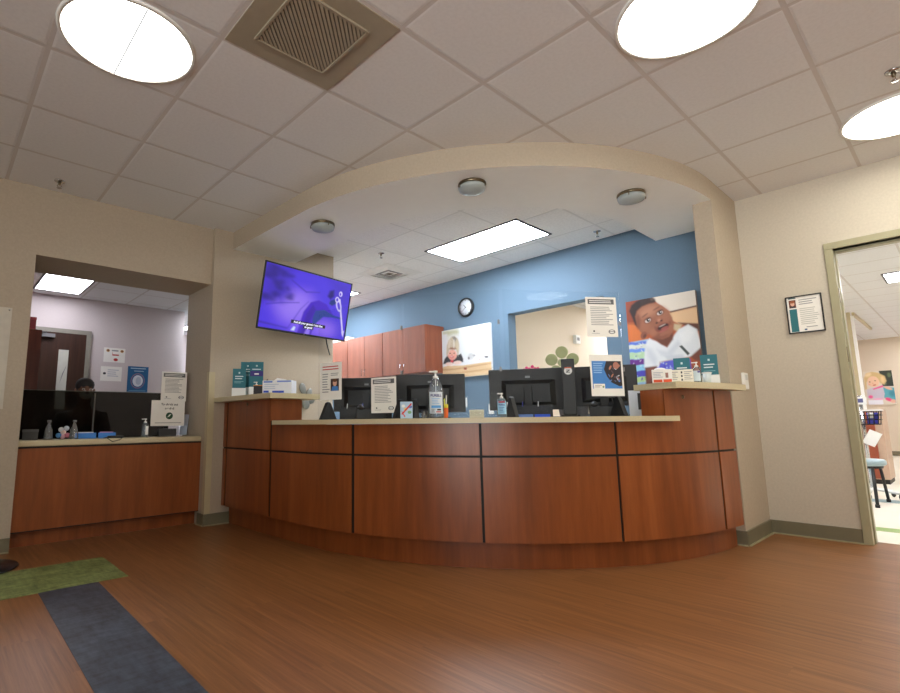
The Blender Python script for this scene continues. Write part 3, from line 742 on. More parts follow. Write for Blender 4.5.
mb.inkr(-0.02, 0.02, 0.09, 0.099, C((170, 40, 60)), 4, y=-0.031); mb.text('PURELL', 0.012, C((44, 40, 120)), 0, 0.077, 5, y=-0.031, bold=0.0004); mb.lines(-0.016, 0.016, 0.066, 0.028, 4, C((70, 110, 160)), 4, y=-0.031)
mb.build('label_sheet', t)
p, rz = face(2.325, 2.468)
t = thing('tissue_box', 'small blue and white tissue cube with red streaks left of the big pump bottle', 'tissue box', p, rz)
mb = MB(); mb.box(-0.04, 0.04, -0.04, 0.04, 0, 0.108, C((176, 204, 226)))
mb.ink([(-0.034, 0.03), (-0.026, 0.024), (0.036, 0.092), (0.03, 0.1)], C((214, 70, 66)), 1, y=-0.04); mb.ink([(-0.034, 0.05), (-0.028, 0.045), (-0.006, 0.012), (-0.014, 0.01)], C((214, 70, 66)), 2, y=-0.04)
for k, (x, z, c) in enumerate(((-0.02, 0.08, (240, 240, 236)), (0.02, 0.04, (120, 170, 120)), (-0.005, 0.06, (240, 200, 120)), (0.025, 0.075, (90, 120, 190)))): mb.ink(ellipse(x, z, 0.012, 0.01), C(c), 1, y=-0.0397)
mb.build('carton', t, bevel=0.003); MB().lathe([(0.026, 0.108), (0.026, 0.1085), (0.001, 0.109)], DARK, n=20).build('opening', t)
p, rz = face(2.405, 2.385)
t = thing('clear_cup', 'tiny clear plastic cup beside the big pump bottle', 'cup', p, rz)
MB().lathe([(0.017, 0), (0.021, 0.05), (0.0195, 0.05), (0.0155, 0.003), (0.001, 0.003)], CLEARB, n=20).build('wall', t)
p, rz = face(2.51, 2.30)
t = thing('pen_cup', 'orange and yellow pen cup standing right of the big pump bottle', 'pen cup', p, rz)
MB().lathe([(0.019, 0), (0.022, 0.02), (0.022, 0.09), (0.0205, 0.09), (0.019, 0.01), (0.001, 0.01)], C((226, 104, 40)), n=20).build('cup', t)
MB().lathe([(0.0226, 0.066), (0.0226, 0.09), (0.0222, 0.09), (0.0222, 0.066)], C((226, 214, 70)), n=20).build('rim_band', t)
for k, c in enumerate(((230, 230, 226), (40, 40, 44), (220, 224, 90))):
    a = 2.1 * k + 0.4
    MB().tube([(0.004 * math.cos(a), 0.004 * math.sin(a), 0.012), (0.014 * math.cos(a), 0.014 * math.sin(a), 0.15 - 0.012 * k)], 0.004, C(c)).build('pen', t)

def monitor(w, h, zc, label, p, rz, style=0):
    t = thing('computer_monitor', label, 'monitor', p, rz, 'computer monitors on the reception desk')
    mb = MB(); mb.box(-w / 2, w / 2, 0.0, 0.022, zc - h / 2, zc + h / 2, DPLAS); mb.build('casing', t, bevel=0.005)
    mb = MB(); mb.box(-w / 2 + 0.008, w / 2 - 0.008, 0.022, 0.0235, zc - h / 2 + 0.02, zc + h / 2 - 0.008, E_((70, 90, 130), 0.4)); mb.build('screen', t)
    mb = MB()
    V = [(-w * .34, 0, zc - h * .40), (w * .34, 0, zc - h * .40), (w * .34, 0, zc + h * .22), (-w * .34, 0, zc + h * .22), (-w * .27, -0.035, zc - h * .32), (w * .27, -0.035, zc - h * .32), (w * .27, -0.035, zc + h * .12), (-w * .27, -0.035, zc + h * .12)]
    mb.add(V, [(4, 5, 6, 7), (0, 1, 5, 4), (1, 2, 6, 5), (2, 3, 7, 6), (3, 0, 4, 7)], BPLAS)
    for k in range(7): mb.box(-w * 0.2, w * 0.2, -0.0362, -0.035, zc + h * 0.09 - k * 0.008, zc + h * 0.09 - k * 0.008 + 0.003, DPLAS)
    mb.build('back_cover', t)
    MB().inkr(-0.018, 0.018, zc + h * 0.3 - 0.008, zc + h * 0.3 + 0.008, GPLAS, 1, y=0.0).build('badge', t)
    MB().box(-0.03, 0.03, -0.06, -0.035, 0.012, zc + 0.02, BPLAS).build('stand_neck', t, bevel=0.004)
    MB().box(-0.12, 0.12, -0.13, 0.08, 0, 0.012, BPLAS).build('stand_base', t, bevel=0.005)
    MB().tube([(0.05, -0.03, zc - h * 0.3), (0.07, -0.07, zc - h * 0.55), (0.06, -0.09, 0.02), (0.16, -0.1, 0.005)], 0.004, BPLAS).build('cable', t)
    return t
monitor(0.575, 0.29, 0.215, 'black monitor back at the left, below the cherry wall cabinets', (2.80, 3.47, ZC), camrz(2.8, 3.47) - 0.12)
monitor(0.545, 0.30, 0.198, 'black monitor back behind the big pump bottle', (2.925, 2.83, ZC), camrz(2.92, 2.83) - 0.05)
monitor(0.59, 0.315, 0.216, 'black monitor back behind the small blue pump bottle', (3.40, 2.253, ZC), camrz(3.4, 2.253) - 0.03)
monitor(0.48, 0.315, 0.243, 'black monitor back behind the blue leaflet', (3.93, 1.915, ZC), camrz(3.93, 1.915) - 0.03)
# upright computer
p, rz = face(3.19, 1.795)
t = thing('desktop_computer', 'narrow upright black computer with a round white badge between the monitors', 'computer', p, rz)
MB().box(-0.043, 0.043, 0, 0.3, 0.012, 0.39, DPLAS).build('case', t, bevel=0.006); MB().box(-0.06, 0.06, 0.02, 0.28, 0, 0.012, BPLAS).build('foot_plate', t)
mb = MB(); mb.ink(ellipse(0, 0.308, 0.026, 0.026), C((228, 228, 226)), 1); mb.ink([(-0.024, 0.325), (0.024, 0.325), (0.02, 0.333), (-0.02, 0.333)], C((200, 90, 60)), 2); mb.ink([(-0.012, 0.316), (0.012, 0.316), (0.012, 0.311), (-0.004, 0.301), (0.012, 0.301), (0.012, 0.296), (-0.014, 0.296), (-0.014, 0.301), (0.002, 0.311), (-0.012, 0.311)], C((40, 40, 44)), 2); mb.build('badge', t)
mb = MB()
for k in range(8): mb.box(-0.03, 0.03, -0.001, 0.001, 0.05 + k * 0.012, 0.054 + k * 0.012, BLACK)
mb.build('grille', t)
# desk phones
def phone(p, rz, label):
    t = thing('desk_telephone', label, 'telephone', p, rz, 'desk telephones on the low countertop')
    mb = MB(); V = [(-0.11, -0.1, 0), (0.11, -0.1, 0), (0.11, 0.1, 0), (-0.11, 0.1, 0), (-0.11, -0.1, 0.075), (0.11, -0.1, 0.075), (0.11, 0.1, 0.03), (-0.11, 0.1, 0.03)]
    mb.add(V, [(0, 3, 2, 1), (4, 5, 6, 7), (0, 1, 5, 4), (1, 2, 6, 5), (2, 3, 7, 6), (3, 0, 4, 7)], BPLAS); mb.build('body', t, bevel=0.006)
    mb = MB(); mb.tube([(-0.075, -0.09, 0.09), (-0.075, -0.05, 0.098), (-0.075, 0.05, 0.075), (-0.075, 0.09, 0.06)], 0.016, DPLAS, n=10); mb.ell((-0.075, -0.085, 0.085), (0.026, 0.026, 0.018), DPLAS); mb.ell((-0.075, 0.085, 0.055), (0.026, 0.026, 0.018), DPLAS); mb.build('handset', t)
    mb = MB()
    for i in range(3):
        for j in range(4): y = 0.07 - j * 0.028; z = 0.0525 - 0.225 * y; mb.box(-0.02 + i * 0.03, 0.002 + i * 0.03, y - 0.009, y + 0.009, z, z + 0.006, GPLAS)
    mb.build('keypad', t)
    mb = MB(); mb.tube([(-0.11 + 0.012 * math.sin(k * 1.6), 0.04 + 0.012 * math.cos(k * 1.6) + 0.001 * k, 0.008 + 0.0006 * k) for k in range(30)], 0.003, BPLAS, n=6); mb.build('cord', t)
    return t
PH = phone((2.50, 3.05, ZC), camrz(2.5, 3.05), 'black desk telephone below the grey headed notice, left of the tissue cube')
dup(PH, (3.60, 1.75, ZC), camrz(3.6, 1.75), 'black desk telephone right of the upright computer', 'desk telephones on the low countertop')
# desk organisers
def organizer(p, rz, label, w, h=0.105):
    t = thing('desk_organizer', label, 'desk organizer', p, rz, 'black desk organizers on the low countertop')
    MB().box(-w / 2, w / 2, -0.05, 0.05, 0, 0.006, BPLAS).box(-w / 2, w / 2, -0.05, -0.046, 0.006, h * 0.85, BPLAS).box(-w / 2, w / 2, 0.046, 0.05, 0.006, h, BPLAS).box(-w / 2, -w / 2 + 0.004, -0.046, 0.046, 0.006, h, BPLAS).box(w / 2 - 0.004, w / 2, -0.046, 0.046, 0.006, h, BPLAS).build('tray', t)
    for k in (0.3, 0.55, 0.8): MB().box(-w / 2 + w * k - 0.002, -w / 2 + w * k + 0.002, -0.046, 0.046, 0.006, h * 0.9, DPLAS).build('divider', t)
    for k in range(3): MB().tube([(-w / 2 + w * (0.12 + 0.3 * k), 0.01, 0.008), (-w / 2 + w * (0.14 + 0.3 * k), 0.03, h * 1.25)], 0.004, C(((230, 230, 226), (60, 70, 160), (200, 200, 204))[k])).build('pen', t)
    return t
organizer((2.655, 3.30, ZC), camrz(2.655, 3.3), 'black desk organizer below the leftmost monitor, behind the red headed notice', 0.42)
organizer((3.165, 2.122, ZC), camrz(3.165, 2.122) - 0.02, 'black desk organizer in front of the monitor right of the small blue pump bottle', 0.36, 0.09)
# blue binders lying on the desk
def binder(p, rz, label, w, c, h=0.02):
    t = thing('binder', label, 'binder', p, rz)
    MB().box(-w / 2, w / 2, -0.065, 0.065, 0, h, C(c)).build('cover', t, bevel=0.003); MB().box(-w / 2 + 0.004, w / 2 - 0.004, -0.061, 0.066, 0.003, h - 0.003, PAPER).build('pages', t)
    return t
binder((2.985, 2.045, ZC), camrz(2.98, 2.04), 'light blue binder lying right of the small pump bottle', 0.16, (96, 130, 200))
binder((3.105, 1.955, ZC), camrz(3.1, 1.95), 'bright blue binder lying beside the upright computer', 0.1, (40, 84, 210))
# pink flowers peeking over the monitor
def potted_flower(label, p, rz, stem_h, petals, r, pc, cc, npet=5, potc=(90, 90, 94), pr=0.055):
    t = thing('potted_flower', label, 'flower', p, rz)
    MB().lathe([(pr * 0.7, 0), (pr, 0.09), (pr * 1.08, 0.09), (pr * 1.08, 0.1), (pr * 0.9, 0.1), (pr * 0.85, 0.085), (0.001, 0.085)], C(potc), n=24).build('pot', t)
    for (dx, dz, sc) in petals:
        MB().tube([(0, 0, 0.08), (dx * 0.3, 0.0, (stem_h + dz) * 0.6), (dx, 0, stem_h + dz)], 0.004, C((92, 130, 64))).build('stem', t)
        mb = MB()
        for k in range(npet):
            a = 2 * PI * k / npet + 0.3
            mb.ell((dx + r * sc * 0.62 * math.cos(a), -0.004 * (k % 2), stem_h + dz + r * sc * 0.62 * math.sin(a)), (r * sc * 0.36, 0.006, r * sc * 0.36), C(pc))
        mb.build('blossom', t)
        MB().ell((dx, -0.008, stem_h + dz), (r * sc * 0.26, 0.012, r * sc * 0.26), C(cc)).build('flower_centre', t)
    return t
potted_flower('large pale green paper flower standing behind the upright computer', (4.00, 2.30, ZC), camrz(4.0, 2.3), 0.465, ((0, 0, 1),), 0.145, (170, 176, 128), (190, 196, 150))
potted_flower('hot pink flowers peeking over the monitor behind the small pump bottle', (3.66, 2.375, ZC), camrz(3.66, 2.375), 0.385, ((-0.045, 0, 1), (0.0, 0.005, 1.1), (0.045, -0.004, 0.9)), 0.035, (226, 60, 120), (240, 120, 160))
potted_flower('pale pink flower peeking over the monitor behind the blue leaflet', (4.12, 2.207, ZC), camrz(4.12, 2.207), 0.385, ((0.0, 0, 1), (0.05, -0.006, .9)), 0.04, (232, 150, 180), (244, 190, 210))
# grey metal flower on the wall by the left ledge
t = thing('wall_flower', 'grey metal flower ornament on the wall behind the left ledge', 'wall ornament', (2.885, YT, 1.135), 0)
mb = MB()
for (dx, dz, rx, rz_, a) in ((-0.045, 0.09, 0.04, 0.062, 0.3), (0.03, 0.05, 0.034, 0.052, -0.5), (-0.005, -0.06, 0.045, 0.062, 0.1), (0.06, -0.03, 0.03, 0.045, -1.2)):
    T = Matrix.Translation((dx, -0.012, dz)) @ Matrix.Rotation(-a, 4, 'Y'); mb.ell((0, 0, 0), (rx, 0.008, rz_), mat('grey_metal_petal', (138, 140, 134), 0.35, metal=0.6), T=T)
mb.build('petals', t); MB().ell((0.0, -0.012, 0.02), (0.016, 0.012, 0.016), GPLAS).build('flower_centre', t)
# small white box and cards at the back of the desk
p, rz = face(3.18, 2.58)
t = thing('card_box', 'cream card box on the desk in front of the blue wall', 'box', p, rz)
MB().box(-0.055, 0.055, -0.03, 0.03, 0, 0.05, C((222, 218, 196))).build('tray', t, bevel=0.003); MB().box(-0.057, 0.057, -0.032, 0.032, 0.05, 0.066, C((232, 228, 208))).build('lid', t, bevel=0.003)
p, rz = face(3.86, 1.655)
t = thing('document_holder', 'white papers on an upright holder beside the raised right ledge', 'papers', p, rz)
MB().slab([(-0.04, 0.0), (0.04, 0.0), (0.04, 0.19), (-0.04, 0.19)], 0, 0.004, C((206, 216, 230))).build('paper_sheet', t); MB().box(0.02, 0.045, -0.006, 0.0, 0.05, 0.17, BPLAS).build('clip', t); MB().box(-0.045, 0.045, 0.004, 0.05, 0, 0.02, BPLAS).build('holder', t)

# ------------------------------------------------------------------ things on the raised right ledge
def face2(x, y, z=ZLG): return (x, y, z), camrz(x, y)
p, rz = face2(3.55, 1.335)
t = thing('glove_box', 'white carton with orange base stripe at the left end of the right ledge', 'box', p, rz)
mb = MB(); mb.box(-0.058, 0.058, -0.05, 0.05, 0, 0.085, PAPER); mb.inkr(-0.05, 0.0, 0.002, 0.02, C((222, 84, 40)), 1, y=-0.05); mb.inkr(0.006, 0.054, 0.002, 0.02, C((222, 84, 40)), 1, y=-0.05)
mb.lines(-0.05, 0.01, 0.07, 0.03, 4, C((170, 176, 190)), 1, y=-0.05); mb.inkr(0.02, 0.036, 0.03, 0.062, C((150, 110, 100)), 1, y=-0.05); mb.build('carton', t, bevel=0.002)
MB().ell((-0.01, 0, 0.088), (0.035, 0.02, 0.012), WHT).build('glove', t)
p, rz = face2(3.725, 1.285)
t = thing('glove_box', 'wide white carton with fine grey print in the middle of the right ledge', 'box', p, rz)
mb = MB(); mb.box(-0.075, 0.075, -0.045, 0.045, 0, 0.09, C((226, 222, 208))); mb.lines(-0.065, -0.01, 0.08, 0.02, 5, INKL, 1, y=-0.045)
for k in range(3): mb.inkr(0.004, 0.013, 0.016 + k * 0.024, 0.03 + k * 0.024, INK, 1, y=-0.045)
mb.lines(0.022, 0.07, 0.08, 0.02, 5, INKL, 1, y=-0.045, seed=8); mb.build('carton', t, bevel=0.002)
p, rz = face2(3.885, 1.235)
t = thing('sanitizer_bottle', 'clear pump bottle with white pump on the raised right ledge', 'bottle', p, rz)
MB().lathe([(0.024, 0), (0.027, 0.004), (0.027, 0.09), (0.02, 0.11), (0.012, 0.118)], CLEARB, n=24).build('body', t); MB().lathe([(0.023, 0.004), (0.025, 0.008), (0.025, 0.07), (0.001, 0.071)], GEL, n=24).build('gel', t)
mb = MB(); pump_head(mb, 0.116, 0.012, WPLAS); mb.build('pump', t)
mb = MB(); V = []
for k in range(n + 1):
    a = -PI / 2 + (k / n - 0.5) * 1.6
    V += [(0.0275 * math.cos(a), 0.0275 * math.sin(a), 0.02), (0.0275 * math.cos(a), 0.0275 * math.sin(a), 0.09)]
mb.add(V, [(2 * k, 2 * k + 2, 2 * k + 3, 2 * k + 1) for k in range(n)], C((200, 214, 220)), True); mb.inkr(0.004, 0.02, 0.076, 0.088, C((90, 80, 140)), 4, y=-0.028); mb.build('label_sheet', t)
p, rz = face2(3.985, 1.205)
t = thing('clear_cup', 'small clear cup between the pump bottle and teal leaflets on the right ledge', 'cup', p, rz)
MB().lathe([(0.02, 0), (0.027, 0.08), (0.0255, 0.08), (0.0185, 0.003), (0.001, 0.003)], C((206, 216, 220)), n=20).build('wall', t); MB().lathe([(0.0275, 0.074), (0.029, 0.08), (0.029, 0.083), (0.001, 0.084)], WHT, n=20).build('lid', t)
def leaflet_rack(p, rz, label, w, h, zb, full=True):
    t = thing('leaflet_holder', label, 'leaflet holder', p, rz)
    mb = MB(); mb.box(-w / 2, w / 2, 0.006, 0.011, 0.01, h, TEAL)
    mb.inkr(-w * 0.06, w * 0.06, h - 0.045, h - 0.03, C((190, 214, 218)), 1, y=0.006); mb.lines(-w * 0.32, w * 0.32, h - 0.06, h - 0.1, 2, C((214, 228, 230)), 1, y=0.006, ragged=0.2); mb.lines(-w * 0.36, w * 0.36, h - 0.11, h - 0.135, 2, C((130, 176, 184)), 1, y=0.006)
    mb.build('leaflet', t)
    mb = MB(); mb.box(-w / 2 - 0.004, w / 2 + 0.004, -0.02, -0.017, 0, zb, C((226, 228, 228)) if full else CLEAR).box(-w / 2 - 0.004, w / 2 + 0.004, 0.012, 0.015, 0, zb + 0.04, CLEAR)
    mb.box(-w / 2 - 0.004, w / 2 + 0.004, -0.02, 0.015, 0, 0.003, CLEAR); mb.build('holder', t)
    return t
leaflet_rack((3.90, 1.33, ZLG), camrz(3.9, 1.33), 'teal leaflet in a holder behind the pump bottle on the right ledge', 0.1, 0.19, 0.09)
leaflet_rack((4.10, 1.22, ZLG), camrz(4.1, 1.22), 'taller teal leaflet in a white fronted holder at the pier end of the right ledge', 0.105, 0.218, 0.072)

# ------------------------------------------------------------------ things on the raised left ledge
leaflet_rack((2.08, 4.42, ZLG), camrz(2.08, 4.42), 'shorter teal leaflet in a white fronted holder on the left ledge', 0.115, 0.262, 0.085)
t = leaflet_rack((2.2, 4.50, ZLG), camrz(2.2, 4.5), 'tall teal leaflet behind the shorter one on the left ledge', 0.125, 0.34, 0.1)
t = leaflet_rack((2.24, 4.40, ZLG), camrz(2.24, 4.40), 'tall teal and purple leaflet left of the green topped pump bottle', 0.122, 0.335, 0.1)
mb = MB(); mb.inkr(-0.058, 0.058, 0.20, 0.25, C((54, 44, 122)), 3, y=0.006); mb.inkr(-0.02, 0.02, 0.215, 0.228, WHT, 4, y=0.006); mb.build('cover_band', t)
p, rz = face2(2.13, 4.18)
t = thing('pump_bottle', 'small white pump bottle with green label on the left ledge', 'bottle', p, rz)
MB().lathe([(0.022, 0), (0.024, 0.004), (0.024, 0.085), (0.012, 0.1)], C((226, 228, 222)), n=20).build('body', t); MB().lathe([(0.0245, 0.06), (0.0245, 0.085), (0.02, 0.09), (0.001, 0.0905)], C((110, 160, 50)), n=20).build('label_band', t)
mb = MB(); pump_head(mb, 0.098, 0.0105, WPLAS); mb.build('pump', t)
p, rz = face2(2.12, 4.08)
t = thing('card_box', 'dark box with orange rim next to the tissue carton on the left ledge', 'box', p, rz)
MB().box(-0.06, 0.06, -0.04, 0.04, 0, 0.085, C((40, 38, 44))).build('tray', t, bevel=0.002); MB().box(-0.061, 0.061, -0.041, 0.041, 0.085, 0.092, C((206, 130, 50))).build('rim', t)
MB().slab([(0.0, 0.09), (0.058, 0.09), (0.058, 0.15), (0.02, 0.11)], -0.01, 0.0, C((70, 72, 78))).build('card', t)
p, rz = face2(2.155, 3.82)
t = thing('tissue_box', 'long white tissue carton with blue marks on the left ledge', 'tissue box', p, camrz(2.155, 3.82) - 0.35)
mb = MB(); mb.box(-0.125, 0.125, -0.06, 0.06, 0, 0.115, C((228, 232, 240))); mb.inkr(-0.115, -0.07, 0.016, 0.032, C((40, 80, 200)), 1, y=-0.06); mb.inkr(-0.04, 0.06, 0.012, 0.03, C((40, 80, 200)), 1, y=-0.06)
mb.inkr(-0.115, -0.04, 0.097, 0.11, C((96, 130, 210)), 1, y=-0.06); mb.inkr(0.0, 0.118, 0.1, 0.112, C((110, 140, 216)), 1, y=-0.06); mb.lines(-0.11, 0.02, 0.09, 0.04, 3, C((190, 200, 220)), 1, y=-0.06); mb.build('carton', t, bevel=0.002)
mb = MB(); V = [(-0.05, -0.015, 0.115), (0.07, -0.015, 0.115), (0.07, 0.015, 0.115), (-0.05, 0.015, 0.115), (-0.02, -0.006, 0.138), (0.045, -0.012, 0.128), (0.05, 0.012, 0.126), (-0.02, 0.006, 0.14)]
mb.add(V, [(4, 5, 6, 7), (0, 1, 5, 4), (1, 2, 6, 5), (2, 3, 7, 6), (3, 0, 4, 7)], WHT); mb.build('tissue', t)

# ------------------------------------------------------------------ soft photo prints (colours mixed per vertex of a fine grid)
import numpy as np
def photo_mat(name, emit=0.0):
    if name in MATS: return MATS[name]
    m, nt, b = base_mat(name); at = nt.nodes.new('ShaderNodeAttribute'); at.attribute_name = 'print_colour'
    nz = nt.nodes.new('ShaderNodeTexNoise'); nz.inputs['Scale'].default_value = 90; mx = nt.nodes.new('ShaderNodeMix'); mx.data_type = 'RGBA'; mx.blend_type = 'MULTIPLY'; mx.inputs['Factor'].default_value = 0.12
    nt.links.new(at.outputs['Color'], mx.inputs[6]); nt.links.new(nz.outputs['Fac'], mx.inputs[7]); nt.links.new(mx.outputs[2], b.inputs['Base Color'])
    b.inputs['Roughness'].default_value = 0.5
    if emit:
        b.inputs['Specular IOR Level'].default_value = 0.1; mx.inputs['Factor'].default_value = 0.04
        nt.links.new(mx.outputs[2], b.inputs['Emission Color']); b.inputs['Emission Strength'].default_value = emit; b.inputs['Base Color'].default_value = (0.02, 0.02, 0.02, 1)
        for l in list(b.inputs['Base Color'].links): nt.links.remove(l)
    MATS[name] = m
    return m
def soft_print(name, parent, w, h, z0, y, quad, bg, ops, nx, ny, m):
    """quad: the four corners TL, TR, BR, BL of the print in sketch coordinates; ops: (points, colour, feather[, alpha]) painted in order"""
    U, V_ = np.meshgrid(np.linspace(0, 1, nx), np.linspace(0, 1, ny))
    q = np.array(quad, float)
    XY = [(1 - U) * (1 - V_) * q[0][k] + U * (1 - V_) * q[1][k] + U * V_ * q[2][k] + (1 - U) * V_ * q[3][k] for k in (0, 1)]
    X, Y = XY; img = np.empty((ny, nx, 3)); img[:] = np.array(rgb(bg)[:3])
    for op in ops:
        pts, c, fe = np.array(op[0], float), np.array(rgb(op[1])[:3]), op[2]; al = op[3] if len(op) > 3 else 1.0
        inside = np.zeros(X.shape, bool); d2 = np.full(X.shape, 1e12); n_ = len(pts)
        for i in range(n_):
            x0, y0 = pts[i]; x1, y1 = pts[(i + 1) % n_]
            cond = ((y0 > Y) != (y1 > Y)); 
            if y1 != y0: inside ^= cond & (X < (x1 - x0) * (Y - y0) / (y1 - y0) + x0)
            dx, dy = x1 - x0, y1 - y0; L2 = dx * dx + dy * dy + 1e-9
            tt = np.clip(((X - x0) * dx + (Y - y0) * dy) / L2, 0, 1); d2 = np.minimum(d2, (X - x0 - tt * dx) ** 2 + (Y - y0 - tt * dy) ** 2)
        sd = np.where(inside, 1, -1) * np.sqrt(d2); a_ = np.clip(sd / (2 * fe) + 0.5, 0, 1); a_ = (a_ * a_ * (3 - 2 * a_) * al)[..., None]
        img = img * (1 - a_) + c * a_
    P_ = np.stack([-w / 2 + w * U, np.full(U.shape, y), z0 + h * (1 - V_)], -1).reshape(-1, 3)
    F_ = [(j * nx + i, (j + 1) * nx + i, (j + 1) * nx + i + 1, j * nx + i + 1) for j in range(ny - 1) for i in range(nx - 1)]
    me = bpy.data.meshes.new(name); me.from_pydata(P_.tolist(), [], F_); ca = me.color_attributes.new('print_colour', 'FLOAT_COLOR', 'POINT')
    ca.data.foreach_set('color', np.concatenate([img.reshape(-1, 3), np.ones((nx * ny, 1))], 1).astype(np.float32).ravel())
    me.materials.append(m); me.update(); o = bpy.data.objects.new(name, me); COL.objects.link(o); o.parent = parent
    return o
def el(cx, cy, rx, ry, deg=0, n=24): return ellipse(cx, cy, rx, ry, math.radians(deg), n)

# ------------------------------------------------------------------ television
t = thing('television', 'wall mounted flat television tilted downwards, showing a purple picture', 'television', (2.716, 4.287, 2.047))
t.rotation_mode = 'YXZ'; t.rotation_euler = (math.radians(11.014), math.radians(0.306), math.radians(7.203))
TW = 1.11; TH = TW * 9.2 / 16.2
mb = MB(); mb.box(-TW / 2, TW / 2, 0, 0.008, -TH / 2, TH / 2, BPLAS); mb.box(-TW * 0.42, TW * 0.42, 0.008, 0.06, -TH * 0.4, TH * 0.2, BPLAS); mb.build('cabinet', t, bevel=0.004)
mb = MB(); b = 0.014; a0, a1, c0, c1 = -TW / 2, TW / 2, -TH / 2, TH / 2
mb.box(a0, a1, -0.006, 0, c0, c0 + b + 0.004, BPLAS).box(a0, a1, -0.006, 0, c1 - b, c1, BPLAS).box(a0, a0 + b, -0.006, 0, c0, c1, BPLAS).box(a1 - b, a1, -0.006, 0, c0, c1, BPLAS); mb.build('bezel', t)
MB().box(-0.012, 0.012, -0.008, -0.006, c0 + 0.004, c0 + 0.009, GPLAS).build('power_light', t)
EMS = 0.9
def scr(c): return E_(c, EMS)
mb = MB(); w, h = TW / 2 - b, TH / 2 - b
def uv(u, v): return (-w + 2 * w * u, h - 2 * h * v)
def blob(pts, c, k): mb.ink([uv(*q) for q in pts], scr(c), k)
PICM = photo_mat('screen_picture', 1.0)
rd = random.Random(11)
tv = [([(.18, .3), (.5, .28), (.62, .5), (.6, .95), (.4, 1), (.2, .85), (.12, .6)], (124, 92, 236), .14), (el(.36, .58, .16, .2), (150, 120, 240), .16), (el(.74, .86, .14, .14), (140, 104, 238), .12),
      ([(0, 0), (.28, 0), (.26, .2), (.3, .4), (.2, .55), (.1, .5), (0, .62)], (66, 44, 186), .1)]
for k in range(26): tv.append((el(.02 + .28 * rd.random(), .03 + .5 * rd.random(), .02 + .035 * rd.random(), .015 + .03 * rd.random(), 90 * rd.random(), 10), (44, 30, 132), .04, .7))
tv += [([(.28, .16), (.46, .3), (.62, .26), (.62, .275), (.46, .325), (.28, .19)], (66, 46, 184), .012, .8), ([(.05, .62), (.2, .56), (.4, .5), (.4, .515), (.2, .58), (.05, .645)], (66, 46, 184), .012, .8), ([(.3, .95), (.42, .6), (.5, .45), (.508, .46), (.43, .61), (.315, .96)], (84, 62, 206), .01, .7), ([(0, .9), (.3, .94), (.3, .955), (0, .93)], (60, 40, 176), .02), 
      ([(.72, 0), (1, 0), (1, .6), (.9, .42), (.8, .25)], (70, 48, 200), .1), ([(.9, .5), (1, .4), (1, 1), (.92, 1)], (86, 62, 222), .1),
      ([(.42, 1), (.46, .64), (.53, .46), (.62, .40), (.72, .44), (.82, .6), (.72, .62), (.62, .72), (.58, 1)], (70, 32, 196), .012), ([(.46, 1), (.5, .66), (.56, .5), (.6, .56), (.56, .74), (.53, 1)], (56, 22, 160), .02, .8),
      ([(.6, .58), (.7, .54), (.82, .60), (.95, .62), (.94, .645), (.82, .64), (.7, .66), (.63, .78), (.585, .84), (.575, .7)], (34, 62, 148), .01), ([(.5, 1), (.53, .86), (.57, .8), (.56, 1)], (146, 118, 236), .012), ([(.74, .2), (.79, .17), (.8, .28), (.76, .34), (.72, .3)], (36, 26, 120), .02), ([(.76, .36), (.84, .3), (.85, .38), (.79, .44), (.75, .42)], (30, 52, 128), .012),
      ([(.865, .3), (.885, .295), (.985, .9), (.97, .92)], (218, 208, 248), .006), (el(.875, .42, .035, .10, -12), (206, 196, 246), .008), (el(.875, .42, .018, .07, -12), (84, 58, 216), .008), (el(.845, .32, .026, .05), (214, 204, 248), .006), (el(.845, .32, .014, .03), (78, 52, 210), .006), (el(.88, .21, .022, .045), (214, 204, 248), .006), (el(.877, .215, .011, .026), (78, 52, 210), .006), ([(.955, .86), (.99, .83), (.985, .95)], (218, 208, 248), .008), ([(.345, .97), (.375, .9), (.395, .91), (.385, .97)], (206, 220, 244), .01)]
soft_print('picture', t, 2 * w, 2 * h, -h, -0.0012, ((0, 0), (1, 0), (1, 1), (0, 1)), (78, 54, 222), tv, 170, 96, PICM)
mb.ink([uv(0.335, 0.80), uv(0.74, 0.80), uv(0.74, 0.855), uv(0.335, 0.855)], E_((16, 18, 34), 0.3), 9); mb.ink([uv(0.48, 0.855), uv(0.6, 0.855), uv(0.6, 0.91), uv(0.48, 0.91)], E_((16, 18, 34), 0.3), 9)
cap = E_((226, 230, 240), 0.8); x, z = uv(0.537, 0.828); mb.text("And all your gonna's I too that", 0.03, cap, x, z, 10, maxw=0.41, bold=0.0006); x, z = uv(0.54, 0.882); mb.text('so good', 0.03, cap, x, z, 10, bold=0.0006)
mb.build('caption', t)
mb = MB(); Ti = (Matrix.Translation((2.716, 4.287, 2.047)) @ t.rotation_euler.to_matrix().to_4x4()).inverted()
mb.box(2.6, 2.82, YT - 0.012, YT, 1.9, 2.2, BPLAS, T=Ti); mb.box(2.68, 2.75, 4.34, YT - 0.012, 2.0, 2.1, BPLAS, T=Ti); mb.build('wall_bracket', t)
mb = MB(); mb.tube([(3.0, 4.40, 1.80), (3.05, 4.44, 1.70), (3.12, 4.52, 1.66), (3.17, 4.555, 1.60)], 0.007, BPLAS, T=Ti); mb.build('cord', t)

